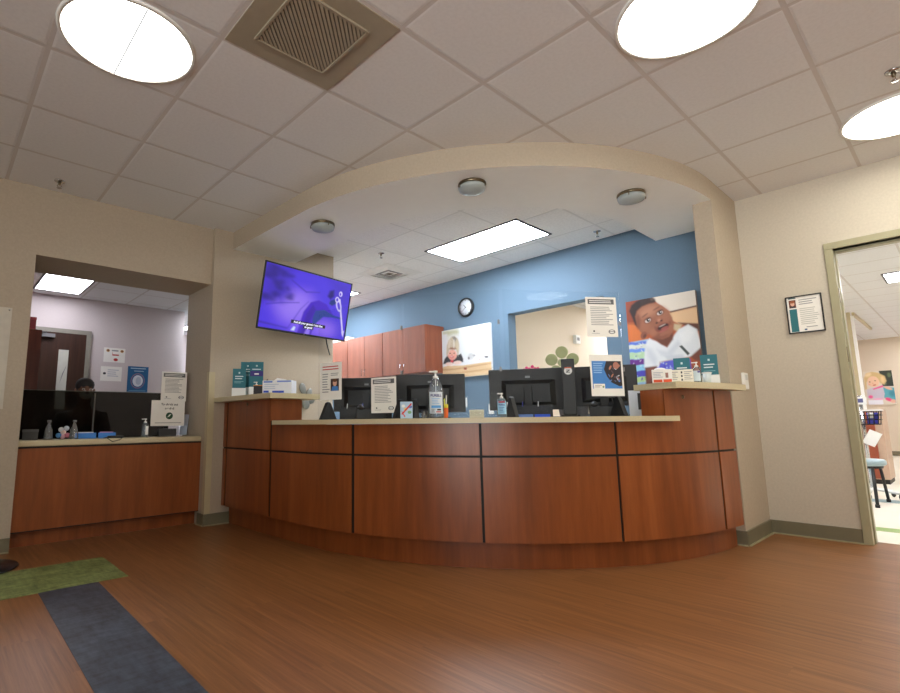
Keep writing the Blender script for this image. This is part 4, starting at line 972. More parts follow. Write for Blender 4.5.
# ------------------------------------------------------------------ blue wall: cabinets, clock, pictures
RZR = -PI / 2   # local front (-Y) faces -X, local +X runs towards -Y
def wall_cabinet(y0, y1, label):
    w = y1 - y0; t = thing('wall_cabinet', label, 'cabinet', (XR, (y0 + y1) / 2, 1.50), RZR, 'cherry wall cabinets on the blue wall'); Hh = 0.612
    MB().box(-w / 2, w / 2, -0.33, 0, 0, Hh, CHERRY_R).build('body', t)
    for sgn in (-1, 1):
        x0, x1 = (-w / 2 + 0.002, -0.002) if sgn < 0 else (0.002, w / 2 - 0.002)
        dmesh = MB().box(x0, x1, -0.35, -0.331, 0.003, Hh - 0.003, CHERRY_R).build('door', t, bevel=0.002)
        hx_ = -0.035 if sgn < 0 else 0.035
        MB().tube([(hx_, -0.35, 0.035), (hx_, -0.375, 0.035), (hx_, -0.375, 0.125), (hx_, -0.35, 0.125)], 0.005, CHROME).build('handle', dmesh)
    return t
wall_cabinet(4.54, 5.37, 'cherry wall cabinet nearest the child picture on the blue wall')
wall_cabinet(5.375, 6.175, 'cherry wall cabinet in the middle, partly beside the television')
wall_cabinet(6.18, 6.98, 'cherry wall cabinet at the far end behind the television edge')
t = thing('storage_box', 'low white box with a yellow corner on top of the cherry wall cabinets', 'box', (4.76, 6.47, 2.112), RZR)
MB().box(-0.2, 0.2, -0.06, 0.06, 0, 0.07, WHT).build('carton', t, bevel=0.004); MB().box(-0.16, -0.09, -0.062, 0.0, 0.07, 0.12, C((240, 200, 90))).build('yellow_pack', t, bevel=0.004)
t = thing('wall_clock', 'round black rimmed wall clock on the blue wall', 'clock', (XR, 4.137, 2.303), RZR)
R0 = Matrix.Rotation(PI / 2, 4, 'X')   # lathe axis towards -Y
MB().lathe([(0.122, 0), (0.125, 0.02), (0.118, 0.036), (0.104, 0.036), (0.102, 0.02)], BPLAS, n=48, T=R0).build('rim', t)
mb = MB(); mb.lathe([(0.103, 0.0), (0.103, 0.02), (0.001, 0.0201)], C((224, 228, 236)), n=48, T=R0)
for k in range(12):
    a = 2 * PI * k / 12; mb.ink(ellipse(0.088 * math.sin(a), 0.088 * math.cos(a), 0.006, 0.006, n=8), INK, 1, y=-0.0202)
mb.build('dial', t)
def hand(ang, L, w): 
    a = math.radians(ang); dx, dz = math.sin(a), math.cos(a); px, pz = dz, -dx
    return [(-dx * 0.012 - px * w, -dz * 0.012 - pz * w), (-dx * 0.012 + px * w, -dz * 0.012 + pz * w), (dx * L + px * w * .6, dz * L + pz * w * .6), (dx * L - px * w * .6, dz * L - pz * w * .6)]
mb = MB(); mb.ink(hand(-42, 0.05, 0.0045), DARK, 1, y=-0.022); mb.build('hour_hand', t); mb = MB(); mb.ink(hand(-128, 0.075, 0.0035), DARK, 2, y=-0.022); mb.build('minute_hand', t)

# canvas picture: child at a table
CW, CH = 0.785, 0.625
t = thing('canvas_picture', 'bright canvas picture of a blond child leaning on a wooden table', 'picture', (XR, 4.15, 1.425), RZR)
MB().box(-CW / 2, CW / 2, -0.035, 0, 0, CH, C((232, 230, 226))).build('stretcher', t, bevel=0.002)
PHM = photo_mat('canvas_photo')
boy = [([(45, 160), (250, 110), (250, 200), (60, 260)], (214, 216, 204), 40), (el(120, 180, 60, 22, -8), (190, 192, 160), 22), (el(205, 165, 45, 20), (190, 192, 160), 20), ([(260, 110), (600, 40), (610, 400), (300, 420)], (236, 241, 245), 40), ([(60, 200), (110, 190), (100, 450), (60, 460)], (222, 226, 230), 20),
       (el(470, 430, 110, 55, -6), (246, 246, 247), 30), (el(385, 438, 34, 36), (206, 208, 210), 16), (el(362, 462, 10, 16), (110, 112, 116), 8), (el(420, 430, 16, 12), (176, 178, 180), 8),
       ([(50, 575), (130, 550), (300, 545), (615, 490), (615, 720), (50, 720)], (218, 186, 146), 6), ([(60, 590), (200, 580), (600, 510), (600, 524), (200, 600), (60, 610)], (186, 148, 104), 6, .8), ([(100, 640), (400, 600), (610, 570), (610, 582), (400, 618), (100, 660)], (196, 156, 112), 6, .8), ([(60, 660), (610, 610), (610, 720), (60, 720)], (226, 198, 160), 8, .7), (el(324, 580, 18, 14), (150, 72, 52), 8), (el(290, 578, 12, 8), (200, 170, 130), 6),
       ([(66, 535), (84, 478), (112, 440), (130, 430), (250, 425), (275, 410), (300, 470), (300, 505), (240, 520), (160, 525)], (48, 52, 58), 8), (el(172, 500, 16, 18), (206, 60, 76), 8),
       (el(176, 425, 52, 60), (234, 178, 160), 10), (el(172, 460, 30, 24), (226, 150, 140), 10), (el(170, 448, 24, 7), (196, 84, 92), 5), (el(170, 446, 16, 3), (240, 226, 222), 3), (el(150, 412, 9, 6), (90, 60, 52), 4), (el(196, 408, 9, 6), (90, 60, 52), 4), (el(172, 428, 8, 8), (214, 150, 130), 5), (el(140, 440, 14, 12), (236, 164, 150), 8), (el(206, 436, 14, 12), (236, 164, 150), 8),
       ([(105, 430), (108, 330), (125, 270), (160, 225), (200, 215), (238, 245), (254, 300), (250, 400), (240, 440), (228, 400), (215, 370), (180, 350), (140, 375), (125, 420), (118, 450)], (196, 184, 160), 10), (el(182, 355, 40, 14), (150, 110, 88), 12), ([(170, 220), (200, 215), (225, 240), (205, 280), (185, 250)], (140, 134, 126), 10), (el(140, 300, 14, 50, 8), (216, 206, 186), 14), (el(232, 330, 12, 50, -4), (210, 196, 166), 12), (el(192, 300, 8, 50), (222, 216, 204), 10),
       (el(140, 530, 44, 18, -6), (240, 214, 204), 8), (el(235, 515, 48, 22, -8), (240, 214, 204), 8), (el(165, 545, 30, 10), (244, 226, 220), 8), (el(548, 446, 22, 10), (40, 40, 44), 6), (el(480, 478, 6, 5), (214, 110, 120), 4)]
soft_print('print', t, CW, CH, 0, -0.0355, ((45, 160), (582, 55), (602, 640), (66, 700)), (230, 233, 236), boy, 120, 96, PHM)

# canvas picture: smiling toddler
CW, CH = 0.61, 0.80
t = thing('canvas_picture', 'tall canvas picture of a smiling toddler in a white shirt beside the pier', 'picture', (XR, 1.825, 1.20), RZR)
MB().box(-CW / 2, CW / 2, -0.035, 0, 0, CH, C((150, 130, 120))).build('stretcher', t, bevel=0.002)
tod = [([(30, 100), (240, 60), (240, 150), (120, 260), (30, 270)], (140, 62, 36), 20), ([(40, 262), (140, 262), (190, 380), (50, 410)], (204, 112, 56), 14), ([(40, 255), (110, 262), (110, 275), (40, 270)], (160, 84, 48), 6, .7),
       ([(215, 80), (520, 25), (520, 145), (350, 184), (260, 120)], (222, 212, 198), 8), ([(330, 190), (520, 150), (530, 265), (400, 262), (350, 240)], (220, 182, 140), 8), ([(340, 178), (515, 138), (516, 147), (345, 188)], (96, 70, 56), 4), ([(395, 255), (530, 262), (540, 320), (470, 290)], (90, 50, 36), 8), ([(350, 260), (420, 270), (400, 320), (360, 300)], (196, 176, 140), 10),
       ([(40, 400), (190, 370), (210, 700), (60, 720)], (150, 190, 222), 6)]
for (a_, b_, c) in ((392, 412, (92, 120, 206)), (412, 440, (214, 220, 206)), (440, 464, (100, 140, 220)), (464, 508, (176, 208, 166)), (512, 552, (98, 40, 132)), (552, 590, (136, 200, 226)), (592, 634, (74, 70, 182)), (634, 668, (176, 208, 140))):
    tod.append(([(40, a_ + 8), (70, a_), (100, a_ + 4), (140, a_ - 6), (200, a_ - 8), (200, b_ - 8), (140, b_ - 4), (100, b_ + 4), (70, b_), (40, b_ + 8)], c, 5))
rd = random.Random(3)
for k in range(46): tod.append((el(52 + 130 * rd.random(), 395 + 270 * rd.random(), 5 + 8 * rd.random(), 2 + 3 * rd.random(), 180 * rd.random(), 8), ((230, 230, 240), (60, 50, 150), (120, 90, 190), (190, 220, 230))[k % 4], 3, .6))
tod += [([(250, 560), (280, 525), (380, 500), (470, 500), (480, 600), (380, 640), (230, 680), (220, 600)], (88, 92, 204), 8)]
for k in range(26): tod.append((el(270 + 180 * rd.random(), 520 + 90 * rd.random(), 5 + 9 * rd.random(), 2 + 4 * rd.random(), 180 * rd.random(), 8), ((190, 210, 240), (56, 50, 160), (200, 216, 150))[k % 3], 3, .7))
tod += [([(200, 365), (250, 385), (320, 425), (370, 340), (400, 300), (460, 268), (515, 300), (545, 430), (490, 480), (440, 490), (330, 510), (270, 525), (262, 560), (160, 570), (160, 500), (168, 430), (180, 385)], (226, 230, 232), 8),
        ([(170, 420), (215, 440), (250, 500), (240, 550), (190, 500)], (200, 206, 214), 22, .8), ([(250, 440), (320, 455), (390, 380), (410, 400), (350, 480), (280, 480)], (204, 210, 216), 16, .8), ([(400, 330), (460, 290), (500, 320), (470, 380), (420, 400)], (238, 240, 240), 20, .8), ([(300, 480), (420, 470), (440, 500), (320, 510)], (196, 202, 210), 12, .7), ([(400, 415), (418, 408), (468, 462), (455, 476)], (66, 74, 70), 4),
        ([(165, 566), (250, 552), (232, 610), (215, 680), (170, 690)], (104, 60, 48), 8), ([(180, 580), (225, 565), (212, 620), (190, 650)], (134, 80, 62), 14), ([(470, 485), (545, 415), (560, 520), (500, 505)], (118, 68, 54), 8),
        ([(225, 360), (330, 345), (362, 318), (360, 370), (322, 420), (280, 405)], (104, 58, 42), 10),
        ([(96, 235), (102, 190), (130, 150), (180, 125), (232, 118), (290, 140), (330, 175), (356, 220), (368, 265), (360, 320), (335, 352), (290, 370), (240, 362), (200, 335), (165, 345), (135, 320), (112, 285)], (146, 92, 68), 7),
        (el(200, 175, 70, 34, -24), (184, 128, 100), 34, .8), (el(300, 200, 40, 60, -30), (162, 104, 78), 26, .7), (el(170, 280, 36, 40), (158, 100, 74), 26, .7), (el(345, 290, 20, 34), (166, 104, 76), 18, .7), (el(120, 250, 16, 50), (112, 66, 50), 16, .7), (el(270, 352, 56, 18, -16), (122, 72, 54), 14, .7), (el(225, 325, 24, 26), (170, 108, 80), 18, .6),
        ([(56, 175), (72, 135), (110, 105), (160, 85), (215, 75), (240, 92), (246, 112), (200, 122), (150, 142), (112, 175), (100, 215), (112, 285), (96, 270), (78, 222)], (44, 30, 28), 9), ([(140, 100), (220, 76), (246, 96), (240, 116), (180, 126), (140, 140)], (62, 44, 40), 12, .6), ([(205, 80), (236, 84), (240, 100), (214, 104)], (120, 100, 90), 8, .4),
        (el(160, 345, 22, 28, 30), (134, 80, 62), 6), (el(166, 350, 10, 16, 30), (100, 54, 42), 5)]
for (ex, ey, r_) in ((192, 240, 1.0), (276, 187, 1.0)):
    tod += [(el(ex, ey, 30, 20, -28), (112, 66, 50), 10, .7), (el(ex - 1, ey + 2, 21, 12, -28), (206, 196, 190), 5), (el(ex + 1, ey - 1, 12, 12), (36, 24, 22), 4), (el(ex + 4, ey - 5, 3.5, 3.5), (236, 236, 236), 2), (el(ex - 2, ey - 12, 22, 4, -28), (56, 32, 26), 4, .8)]
tod += [(el(170, 205, 26, 5, -36), (84, 50, 40), 7, .7), (el(250, 158, 26, 5, -30), (84, 50, 40), 7, .7),
        (el(262, 240, 15, 26, 40), (168, 108, 82), 10, .8), (el(268, 246, 30, 18, -28), (138, 84, 64), 9, .9), (el(268, 238, 12, 9, -28), (190, 130, 104), 8, .9), (el(252, 258, 8, 5, -20), (66, 34, 28), 4), (el(284, 242, 8, 5, -20), (66, 34, 28), 4),
        (el(292, 288, 50, 24, -26), (126, 62, 54), 8), (el(294, 284, 40, 15, -26), (52, 22, 20), 6), (el(304, 292, 26, 8, -26), (150, 78, 72), 5), (el(290, 275, 26, 4, -26), (196, 186, 176), 4, .7), (el(302, 308, 38, 8, -26), (164, 88, 80), 6, .9), (el(305, 330, 36, 12, -24), (160, 102, 78), 10, .7), (el(246, 296, 10, 16, -20), (118, 70, 54), 8, .6), (el(342, 258, 8, 14, -20), (120, 72, 54), 8, .6)]
soft_print('print', t, CW, CH, 0, -0.0355, ((30, 112), (505, 35), (553, 640), (68, 690)), (168, 84, 46), tod, 130, 165, PHM)

# outlet plates on the blue wall
def outlet(y, z, label):
    t = thing('outlet_plate', label, 'outlet', (XR, y, z), RZR); MB().box(-0.036, 0.036, -0.006, 0, 0, 0.118, WPLAS).build('plate', t, bevel=0.002)
    MB().box(-0.016, 0.016, -0.008, -0.006, 0.02, 0.05, WHT).box(-0.016, 0.016, -0.008, -0.006, 0.068, 0.098, WHT).build('socket', t)
    return t
outlet(4.21, 1.05, 'white outlet plate on the blue wall below the clock'); outlet(3.81, 0.96, 'white outlet plate on the blue wall below the picture edge')
# unidentified white box on the pier, and framed plaque
t = thing('wall_switch_box', 'narrow white control box on the beige pier above the right ledge end', 'control box', (4.665, 1.165, 1.10), 0)
MB().box(-0.05, 0.05, -0.022, 0, 0, 0.125, WPLAS).build('case', t, bevel=0.004); MB().box(-0.03, 0.03, -0.024, -0.022, 0.07, 0.11, C((206, 208, 206))).build('display', t)
t = thing('framed_plaque', 'black framed notice with teal band and small portrait beside the doorway', 'plaque', (XR, 0.788, 1.524), RZR)
pw, ph = 0.222, 0.29
mb = MB(); fr = 0.008
mb.box(-pw / 2, pw / 2, -0.02, 0, 0, fr, BPLAS).box(-pw / 2, pw / 2, -0.02, 0, ph - fr, ph, BPLAS).box(-pw / 2, -pw / 2 + fr, -0.02, 0, fr, ph - fr, BPLAS).box(pw / 2 - fr, pw / 2, -0.02, 0, fr, ph - fr, BPLAS); mb.build('frame', t)
mb = MB(); mb.box(-pw / 2 + fr, pw / 2 - fr, -0.012, 0, fr, ph - fr, PAPER)
mb.inkr(-pw / 2 + 0.018, -pw / 2 + 0.065, 0.012, 0.19, C((44, 112, 122)), 1, y=-0.012); mb.inkr(-pw / 2 + 0.018, -pw / 2 + 0.065, 0.272, 0.281, C((30, 84, 92)), 1, y=-0.012)
mb.inkr(-pw / 2 + 0.02, -pw / 2 + 0.063, 0.2, 0.262, C((110, 60, 46)), 1, y=-0.012); mb.ink(ellipse(-pw / 2 + 0.042, 0.232, 0.013, 0.018), SKIN1, 2, y=-0.012); mb.ink([(-pw / 2 + 0.024, 0.201), (-pw / 2 + 0.06, 0.201), (-pw / 2 + 0.052, 0.216), (-pw / 2 + 0.032, 0.216)], C((60, 50, 60)), 2, y=-0.012); mb.ink(ellipse(-pw / 2 + 0.042, 0.247, 0.015, 0.01), C((160, 90, 56)), 3, y=-0.012)
mb.lines(-0.03, 0.085, 0.265, 0.215, 3, INKL, 1, y=-0.012); mb.lines(-0.03, 0.085, 0.195, 0.06, 9, C((190, 190, 184)), 1, y=-0.012, seed=12); mb.lines(0.0, 0.07, 0.05, 0.035, 1, INKL, 1, y=-0.012); mb.ink(ellipse(-0.005, 0.024, 0.009, 0.006), C((50, 80, 130)), 1, y=-0.012); mb.build('certificate', t)
# clinic dispenser on the wall beyond the pass-through
t = thing('wall_dispenser', 'white wall dispenser seen through the pass-through window', 'dispenser', (7.63, 4.14, 2.08), 0)
MB().box(-0.07, 0.07, -0.06, 0, 0, 0.14, WPLAS).build('case', t, bevel=0.01); MB().box(-0.035, 0.035, -0.063, -0.06, 0.05, 0.1, GPLAS).build('window', t)
t = thing('wall_button', 'small round white disc on the wall beyond the pass-through window', 'button', (5.98, 4.14, 1.96), 0)
MB().lathe([(0.03, 0), (0.03, 0.012), (0.02, 0.02), (0.001, 0.02)], WPLAS, n=24, T=R0).build('cap', t)

# ------------------------------------------------------------------ check-out opening
t = thing('smoked_screen', 'dark smoked acrylic screen standing across the check-out counter', 'screen', (1.10, 5.02, ZK))
MB().box(-0.60, 0.575, -0.004, 0.004, 0.0, 0.395, SMOKE).build('smoked_panel', t); MB().box(-0.60, 0.575, -0.006, 0.006, 0.392, 0.397, C((86, 84, 78))).build('top_edge', t)
MB().box(-0.055, -0.045, -0.012, 0.012, 0, 0.38, mat('dark_post', (60, 60, 58), 0.4)).build('centre_post', t)
p = (1.423, 4.85, ZK)
t = thing('sanitizer_bottle', 'clear pump bottle on the check-out counter left of the white signs', 'bottle', p, camrz(1.423, 4.85))
MB().lathe([(0.026, 0), (0.029, 0.004), (0.029, 0.1), (0.02, 0.118), (0.012, 0.124)], CLEARB, n=24).build('body', t); MB().lathe([(0.024, 0.004), (0.027, 0.008), (0.027, 0.085), (0.001, 0.086)], GEL, n=24).build('gel', t)
mb = MB(); pump_head(mb, 0.122, 0.013, WPLAS); mb.build('pump', t); mb = MB(); mb.box(0.004, 0.026, -0.0296, -0.029, 0.02, 0.095, WHT); mb.build('label_sheet', t)
t, mb = sheet('paper_notice', 'white notice with grey heading taped above the check-out sign', 'notice', 0.225, 0.272, (1.68, 4.93, 1.09), camrz(1.68, 4.93) + 0.28)
notice(mb, 0.225, 0.272, 14); mb.build('printed_sheet', t)
t = thing('check_out_sign', 'white sign with a green emblem standing on the check-out counter', 'sign', (1.625, 4.89, ZK), camrz(1.625, 4.89) + 0.28)
mb = MB(); mb.box(-0.145, 0.145, 0, 0.004, 0.095, 0.325, PAPER); mb.text('To check out', 0.027, DARK, 0.01, 0.288, 2, bold=0.0007); mb.text('needed', 0.027, DARK, 0.01, 0.252, 2, bold=0.0007)
mb.ink(ellipse(0.012, 0.185, 0.031, 0.031), C((20, 70, 40)), 1); mb.ink([(-0.008, 0.17), (0.012, 0.18), (0.03, 0.203), (0.012, 0.196)], C((226, 236, 226)), 2); mb.lines(-0.11, 0.13, 0.13, 0.115, 1, INKL, 1); mb.build('printed_sheet', t)
MB().box(-0.09, 0.1, -0.005, 0.09, 0, 0.004, CLEAR).box(-0.09, 0.1, 0.004, 0.007, 0, 0.2, CLEAR).box(-0.07, 0.08, -0.004, 0.05, 0.004, 0.07, C((58, 58, 60))).build('acrylic_stand', t)
t = thing('leaflet_holder', 'clear holder with pale blue papers at the right end of the check-out counter', 'leaflet holder', (1.80, 4.99, ZK), camrz(1.8, 4.99))
mb = MB(); mb.slab([(-0.03, 0.01), (0.035, 0.01), (0.05, 0.2), (-0.015, 0.2)], 0.01, 0.02, C((186, 200, 222))); mb.build('leaflet', t); mb = MB(); mb.box(-0.05, 0.05, -0.03, -0.027, 0, 0.11, CLEAR).box(-0.05, 0.05, 0.03, 0.033, 0, 0.16, CLEAR).box(-0.05, 0.05, -0.03, 0.033, 0, 0.003, CLEAR); mb.build('holder', t)
t = thing('card_box', 'small grey box at the left end of the check-out counter', 'box', (0.60, 4.90, ZK), camrz(0.6, 4.9))
MB().box(-0.05, 0.05, -0.04, 0.04, 0, 0.075, C((66, 66, 66))).build('tray', t, bevel=0.003); MB().box(-0.053, 0.053, -0.043, 0.043, 0.06, 0.08, C((84, 84, 84))).build('lid', t, bevel=0.002)
def paper_stack(x, y, w, c, label, c2_=None):
    t = thing('paper_pad', label, 'papers', (x, y, ZK), camrz(x, y)); MB().box(-w / 2, w / 2, -0.05, 0.05, 0, 0.045, C(c)).build('pad', t, bevel=0.002)
    MB().box(-w / 2 + 0.01, w / 2 - 0.02, -0.04, 0.03, 0.045, 0.052, C(c2_ or (220, 224, 232))).build('top_sheet', t)
paper_stack(0.985, 4.93, 0.15, (62, 128, 208), 'blue pad left of the screen post on the check-out counter')
paper_stack(1.145, 4.93, 0.13, (66, 134, 214), 'blue pad right of the screen post on the check-out counter', (200, 150, 190))
def clear_ornament(x, y, label, h):
    t = thing('clear_bottle', label, 'bottle', (x, y, ZK), camrz(x, y))
    MB().lathe([(0.03, 0), (0.034, 0.01), (0.026, h * 0.5), (0.012, h * 0.75), (0.01, h * 0.9)], CLEARB, n=20).build('body', t); MB().lathe([(0.013, h * 0.9), (0.013, h), (0.001, h)], GPLAS, n=16).build('cap', t)
clear_ornament(0.715, 4.88, 'clear tapered bottle nearest the small grey box on the check-out counter', 0.15)
clear_ornament(0.885, 4.85, 'clear tapered bottle beside the blue pad on the check-out counter', 0.15)
t = thing('trinket_bunch', 'little bunch of pink and white trinkets between the two clear tapered bottles', 'trinkets', (0.82, 4.91, ZK), camrz(.82, 4.91))
for k, (dx, dz, c) in enumerate(((-0.03, 0.03, (90, 150, 210)), (0.0, 0.02, (216, 170, 180)), (0.03, 0.03, (210, 130, 150)), (-0.015, 0.075, (214, 214, 220)), (0.02, 0.085, (190, 196, 206)), (0.0, 0.055, (226, 200, 190)))):
    MB().ell((dx, 0.01 * (k % 2), dz), (0.02, 0.018, 0.02), C(c)).build('trinket', t)
t = thing('card_reader', 'black card reader with a loose cable on the check-out counter edge', 'card reader', (1.18, 4.80, ZK), camrz(1.18, 4.8))
MB().box(-0.06, 0.06, -0.03, 0.03, 0, 0.02, BPLAS).build('body', t, bevel=0.004); MB().tube([(-0.05, -0.02, 0.012), (-0.085, -0.08, 0.004), (-0.06, -0.13, 0.005), (-0.02, -0.146, -0.025), (0.03, -0.146, -0.012), (0.05, -0.12, 0.005), (0.055, -0.03, 0.006)], 0.003, BPLAS).build('cable', t)

# back office: door, cupboard, posters
t = thing('office_door', 'dark brown office door with a narrow vision panel in the back wall', 'door', (1.31, 8.48, 0)); t['kind'] = 'structure'
MB().box(-0.40, 0.295, -0.045, 0, 0, 2.17, DARKWOOD).build('leaf', t)
vp = MB().box(-0.035, 0.085, -0.052, -0.045, 1.10, 1.93, C((206, 206, 196))).build('vision_panel', t)
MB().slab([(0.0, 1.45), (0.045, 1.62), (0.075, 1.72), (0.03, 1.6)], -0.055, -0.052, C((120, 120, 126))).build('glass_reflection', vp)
GREYF = mat('grey_steel_frame', (140, 136, 126), 0.4)
mb = MB(); mb.box(0.295, 0.355, -0.05, 0, 0, 2.17, GREYF).box(-0.46, -0.40, -0.05, 0, 0, 2.17, GREYF).box(-0.46, 0.355, -0.05, 0, 2.17, 2.23, GREYF); mb.build('frame', t)
mb = MB(); mb.box(-0.34, -0.10, -0.10, -0.05, 2.09, 2.14, GPLAS); mb.tube([(-0.2, -0.08, 2.14), (-0.3, -0.14, 2.16), (-0.38, -0.07, 2.19)], 0.012, GPLAS); mb.build('door_closer', t)
MB().tube([(-0.34, -0.05, 0.98), (-0.34, -0.09, 0.98), (-0.24, -0.09, 0.98)], 0.012, CHROME).build('lever', t)
t = thing('storage_cupboard', 'tall dark cherry cupboard at the left of the back office', 'cupboard', (0.66, 7.9, 0))
MB().box(-0.30, 0.30, -0.28, 0.30, 0, 2.06, wood('office_cherry', (74, 34, 24), (92, 44, 30), (110, 56, 38), (6, 6, 0.5), 0.4, 2.0)).build('body', t, bevel=0.003)
for sgn in (-1, 1):
    a_, b_ = sorted((sgn * 0.003, sgn * 0.297)); dm = MB().box(a_, b_, -0.30, -0.281, 0.06, 2.05, MATS['office_cherry']).build('door', t); MB().box(sgn * 0.03 - 0.006, sgn * 0.03 + 0.006, -0.32, -0.30, 1.0, 1.15, CHROME).build('handle', dm)
t = thing('storage_box', 'dark red box standing on top of the cherry cupboard', 'box', (0.80, 7.8, 2.06)); MB().box(-0.11, 0.10, -0.1, 0.1, 0, 0.16, C((104, 30, 34))).build('carton', t, bevel=0.004); MB().box(-0.112, 0.102, -0.102, 0.102, 0.13, 0.165, C((122, 38, 40))).build('lid', t)
t, mb = sheet('wall_poster', 'white poster with small red pictures above another on the back office wall', 'poster', 0.29, 0.215, (1.995, 8.476, 1.803), 0)
mb.inkr(-0.04, 0.05, 0.165, 0.185, INKL, 1); mb.inkr(-0.03, 0.06, 0.1, 0.12, RED, 1); mb.inkr(-0.03, -0.025, 0.12, 0.15, RED, 1); mb.ink(ellipse(0.02, 0.04, 0.03, 0.022), RED, 1)
for sx in (-0.09, 0.1): mb.ink(ellipse(sx, 0.172, 0.024, 0.022), C((190, 150, 80)), 1); mb.ink(ellipse(sx, 0.175, 0.012, 0.014), C((110, 60, 50)), 2)
mb.build('printed_sheet', t)
t, mb = sheet('wall_poster', 'plain white poster with faint grey print on the back office wall', 'poster', 0.285, 0.215, (1.967, 8.476, 1.522), 0)
mb.lines(-0.05, 0.11, 0.18, 0.06, 4, C((186, 188, 196)), 1); mb.ink(ellipse(-0.09, 0.11, 0.02, 0.018), INK, 1); mb.build('printed_sheet', t)
t, mb = sheet('wall_poster', 'blue poster with a round white emblem on the back office wall', 'poster', 0.295, 0.39, (2.34, 8.476, 1.37), 0, C((36, 96, 142)))
mb.lines(-0.11, 0.11, 0.375, 0.345, 1, C((190, 214, 230)), 1, ragged=0); mb.lines(-0.06, 0.08, 0.33, 0.31, 1, C((190, 214, 230)), 1, ragged=0); mb.ink(ellipse(0, 0.17, 0.1, 0.115), C((170, 120, 130)), 1); mb.ink(ellipse(0, 0.17, 0.09, 0.105), C((36, 96, 142)), 2); mb.ink(ellipse(0, 0.17, 0.074, 0.088), C((214, 220, 228)), 3); mb.ink(ellipse(0.01, 0.17, 0.04, 0.06), C((180, 190, 206)), 4); mb.lines(-0.12, 0.12, 0.03, 0.01, 1, C((120, 170, 200)), 1, ragged=0); mb.build('printed_sheet', t)

# seated person behind the smoked screen
def skin_mesh(name, nodes, edges, mats_by_z, sub=2, root=0):
    me = bpy.data.meshes.new(name); me.from_pydata([n_[0] for n_ in nodes], edges, []); o = bpy.data.objects.new(name, me); COL.objects.link(o)
    md = o.modifiers.new('skin', 'SKIN'); md.use_smooth_shade = True
    sv = me.skin_vertices[0].data
    for i, n_ in enumerate(nodes): sv[i].radius = n_[1] if isinstance(n_[1], tuple) else (n_[1], n_[1]); sv[i].use_root = (i == root)
    sb = o.modifiers.new('sub', 'SUBSURF'); sb.levels = sub; sb.render_levels = sub
    dg = bpy.context.evaluated_depsgraph_get(); dg.update()
    m2 = bpy.data.meshes.new_from_object(o.evaluated_get(dg)); bpy.data.objects.remove(o)
    m2.name = name; m2.materials.clear()
    m2.materials.append(mats_by_z); m2.polygons.foreach_set('use_smooth', [True] * len(m2.polygons))
    o2 = bpy.data.objects.new(name, m2); COL.objects.link(o2)
    return o2
PX, PY = 1.10, 5.72
per = thing('person', 'person in dark scrubs and a white face mask seated behind the smoked screen', 'person', (PX, PY, 0), 0.0)
skin = mat('brown_skin', (128, 88, 70), 0.5, var=0.05, scale=20)
scrub = mat('navy_scrubs', (34, 36, 48), 0.8, var=0.1, scale=30)
B = [((0, 0.02, 0.50), (0.15, 0.11)), ((0, 0.03, 0.66), (0.135, 0.10)), ((0, 0.02, 0.84), (0.15, 0.11)), ((0, 0.0, 0.97), (0.125, 0.09)), ((0, -0.015, 1.04), (0.055, 0.055)), ((0, -0.04, 1.10), (0.055, 0.06)), ((0, -0.055, 1.16), (0.068, 0.085)), ((0, -0.05, 1.235), (0.074, 0.092)), ((0, -0.04, 1.295), (0.05, 0.06)),
     ((0.17, 0.0, 0.96), 0.058), ((0.215, -0.03, 0.72), 0.046), ((0.17, -0.24, 0.70), 0.036), ((0.14, -0.33, 0.71), (0.03, 0.02)),
     ((-0.17, 0.0, 0.96), 0.058), ((-0.215, -0.03, 0.72), 0.046), ((-0.17, -0.24, 0.70), 0.036), ((-0.14, -0.33, 0.71), (0.03, 0.02)),
     ((0.10, -0.02, 0.50), 0.085), ((0.11, -0.40, 0.50), 0.066), ((0.11, -0.38, 0.12), 0.045), ((0.11, -0.48, 0.045), (0.04, 0.035)),
     ((-0.10, -0.02, 0.50), 0.085), ((-0.11, -0.40, 0.50), 0.066), ((-0.11, -0.38, 0.12), 0.045), ((-0.11, -0.48, 0.045), (0.04, 0.035))]
Ed = [(0, 1), (1, 2), (2, 3), (3, 4), (4, 5), (5, 6), (6, 7), (7, 8), (3, 9), (9, 10), (10, 11), (11, 12), (3, 13), (13, 14), (14, 15), (15, 16), (0, 17), (17, 18), (18, 19), (19, 20), (0, 21), (21, 22), (22, 23), (23, 24)]
NB = list(B); NE = list(Ed)
for sgn, wi in ((1, 12), (-1, 16)):   # five fingers on each hand, bent over the desk edge
    wx, wy, wz = B[wi][0]
    for k, (fx, L) in enumerate(((-0.024, 0.062), (-0.008, 0.074), (0.009, 0.070), (0.024, 0.055))):
        i0 = len(NB); NB += [((wx + fx, wy - 0.045, wz + 0.004), 0.0095), ((wx + fx * 1.15, wy - 0.045 - L * 0.55, wz + 0.006), 0.0085), ((wx + fx * 1.2, wy - 0.045 - L, wz - 0.012), 0.0075)]
        NE += [(wi, i0), (i0, i0 + 1), (i0 + 1, i0 + 2)]
    i0 = len(NB); NB += [((wx - sgn * 0.034, wy - 0.012, wz), 0.011), ((wx - sgn * 0.05, wy - 0.045, wz - 0.006), 0.0095)]; NE += [(wi, i0), (i0, i0 + 1)]
body = skin_mesh('body', NB, NE, skin, 1); body.parent = per
def wrap(ids, grow):
    mp = {j: i for i, j in enumerate(ids)}
    return [(B[j][0], tuple(r_ + grow for r_ in (B[j][1] if isinstance(B[j][1], tuple) else (B[j][1], B[j][1])))) for j in ids], [(mp[a_], mp[b_]) for a_, b_ in Ed if a_ in mp and b_ in mp]
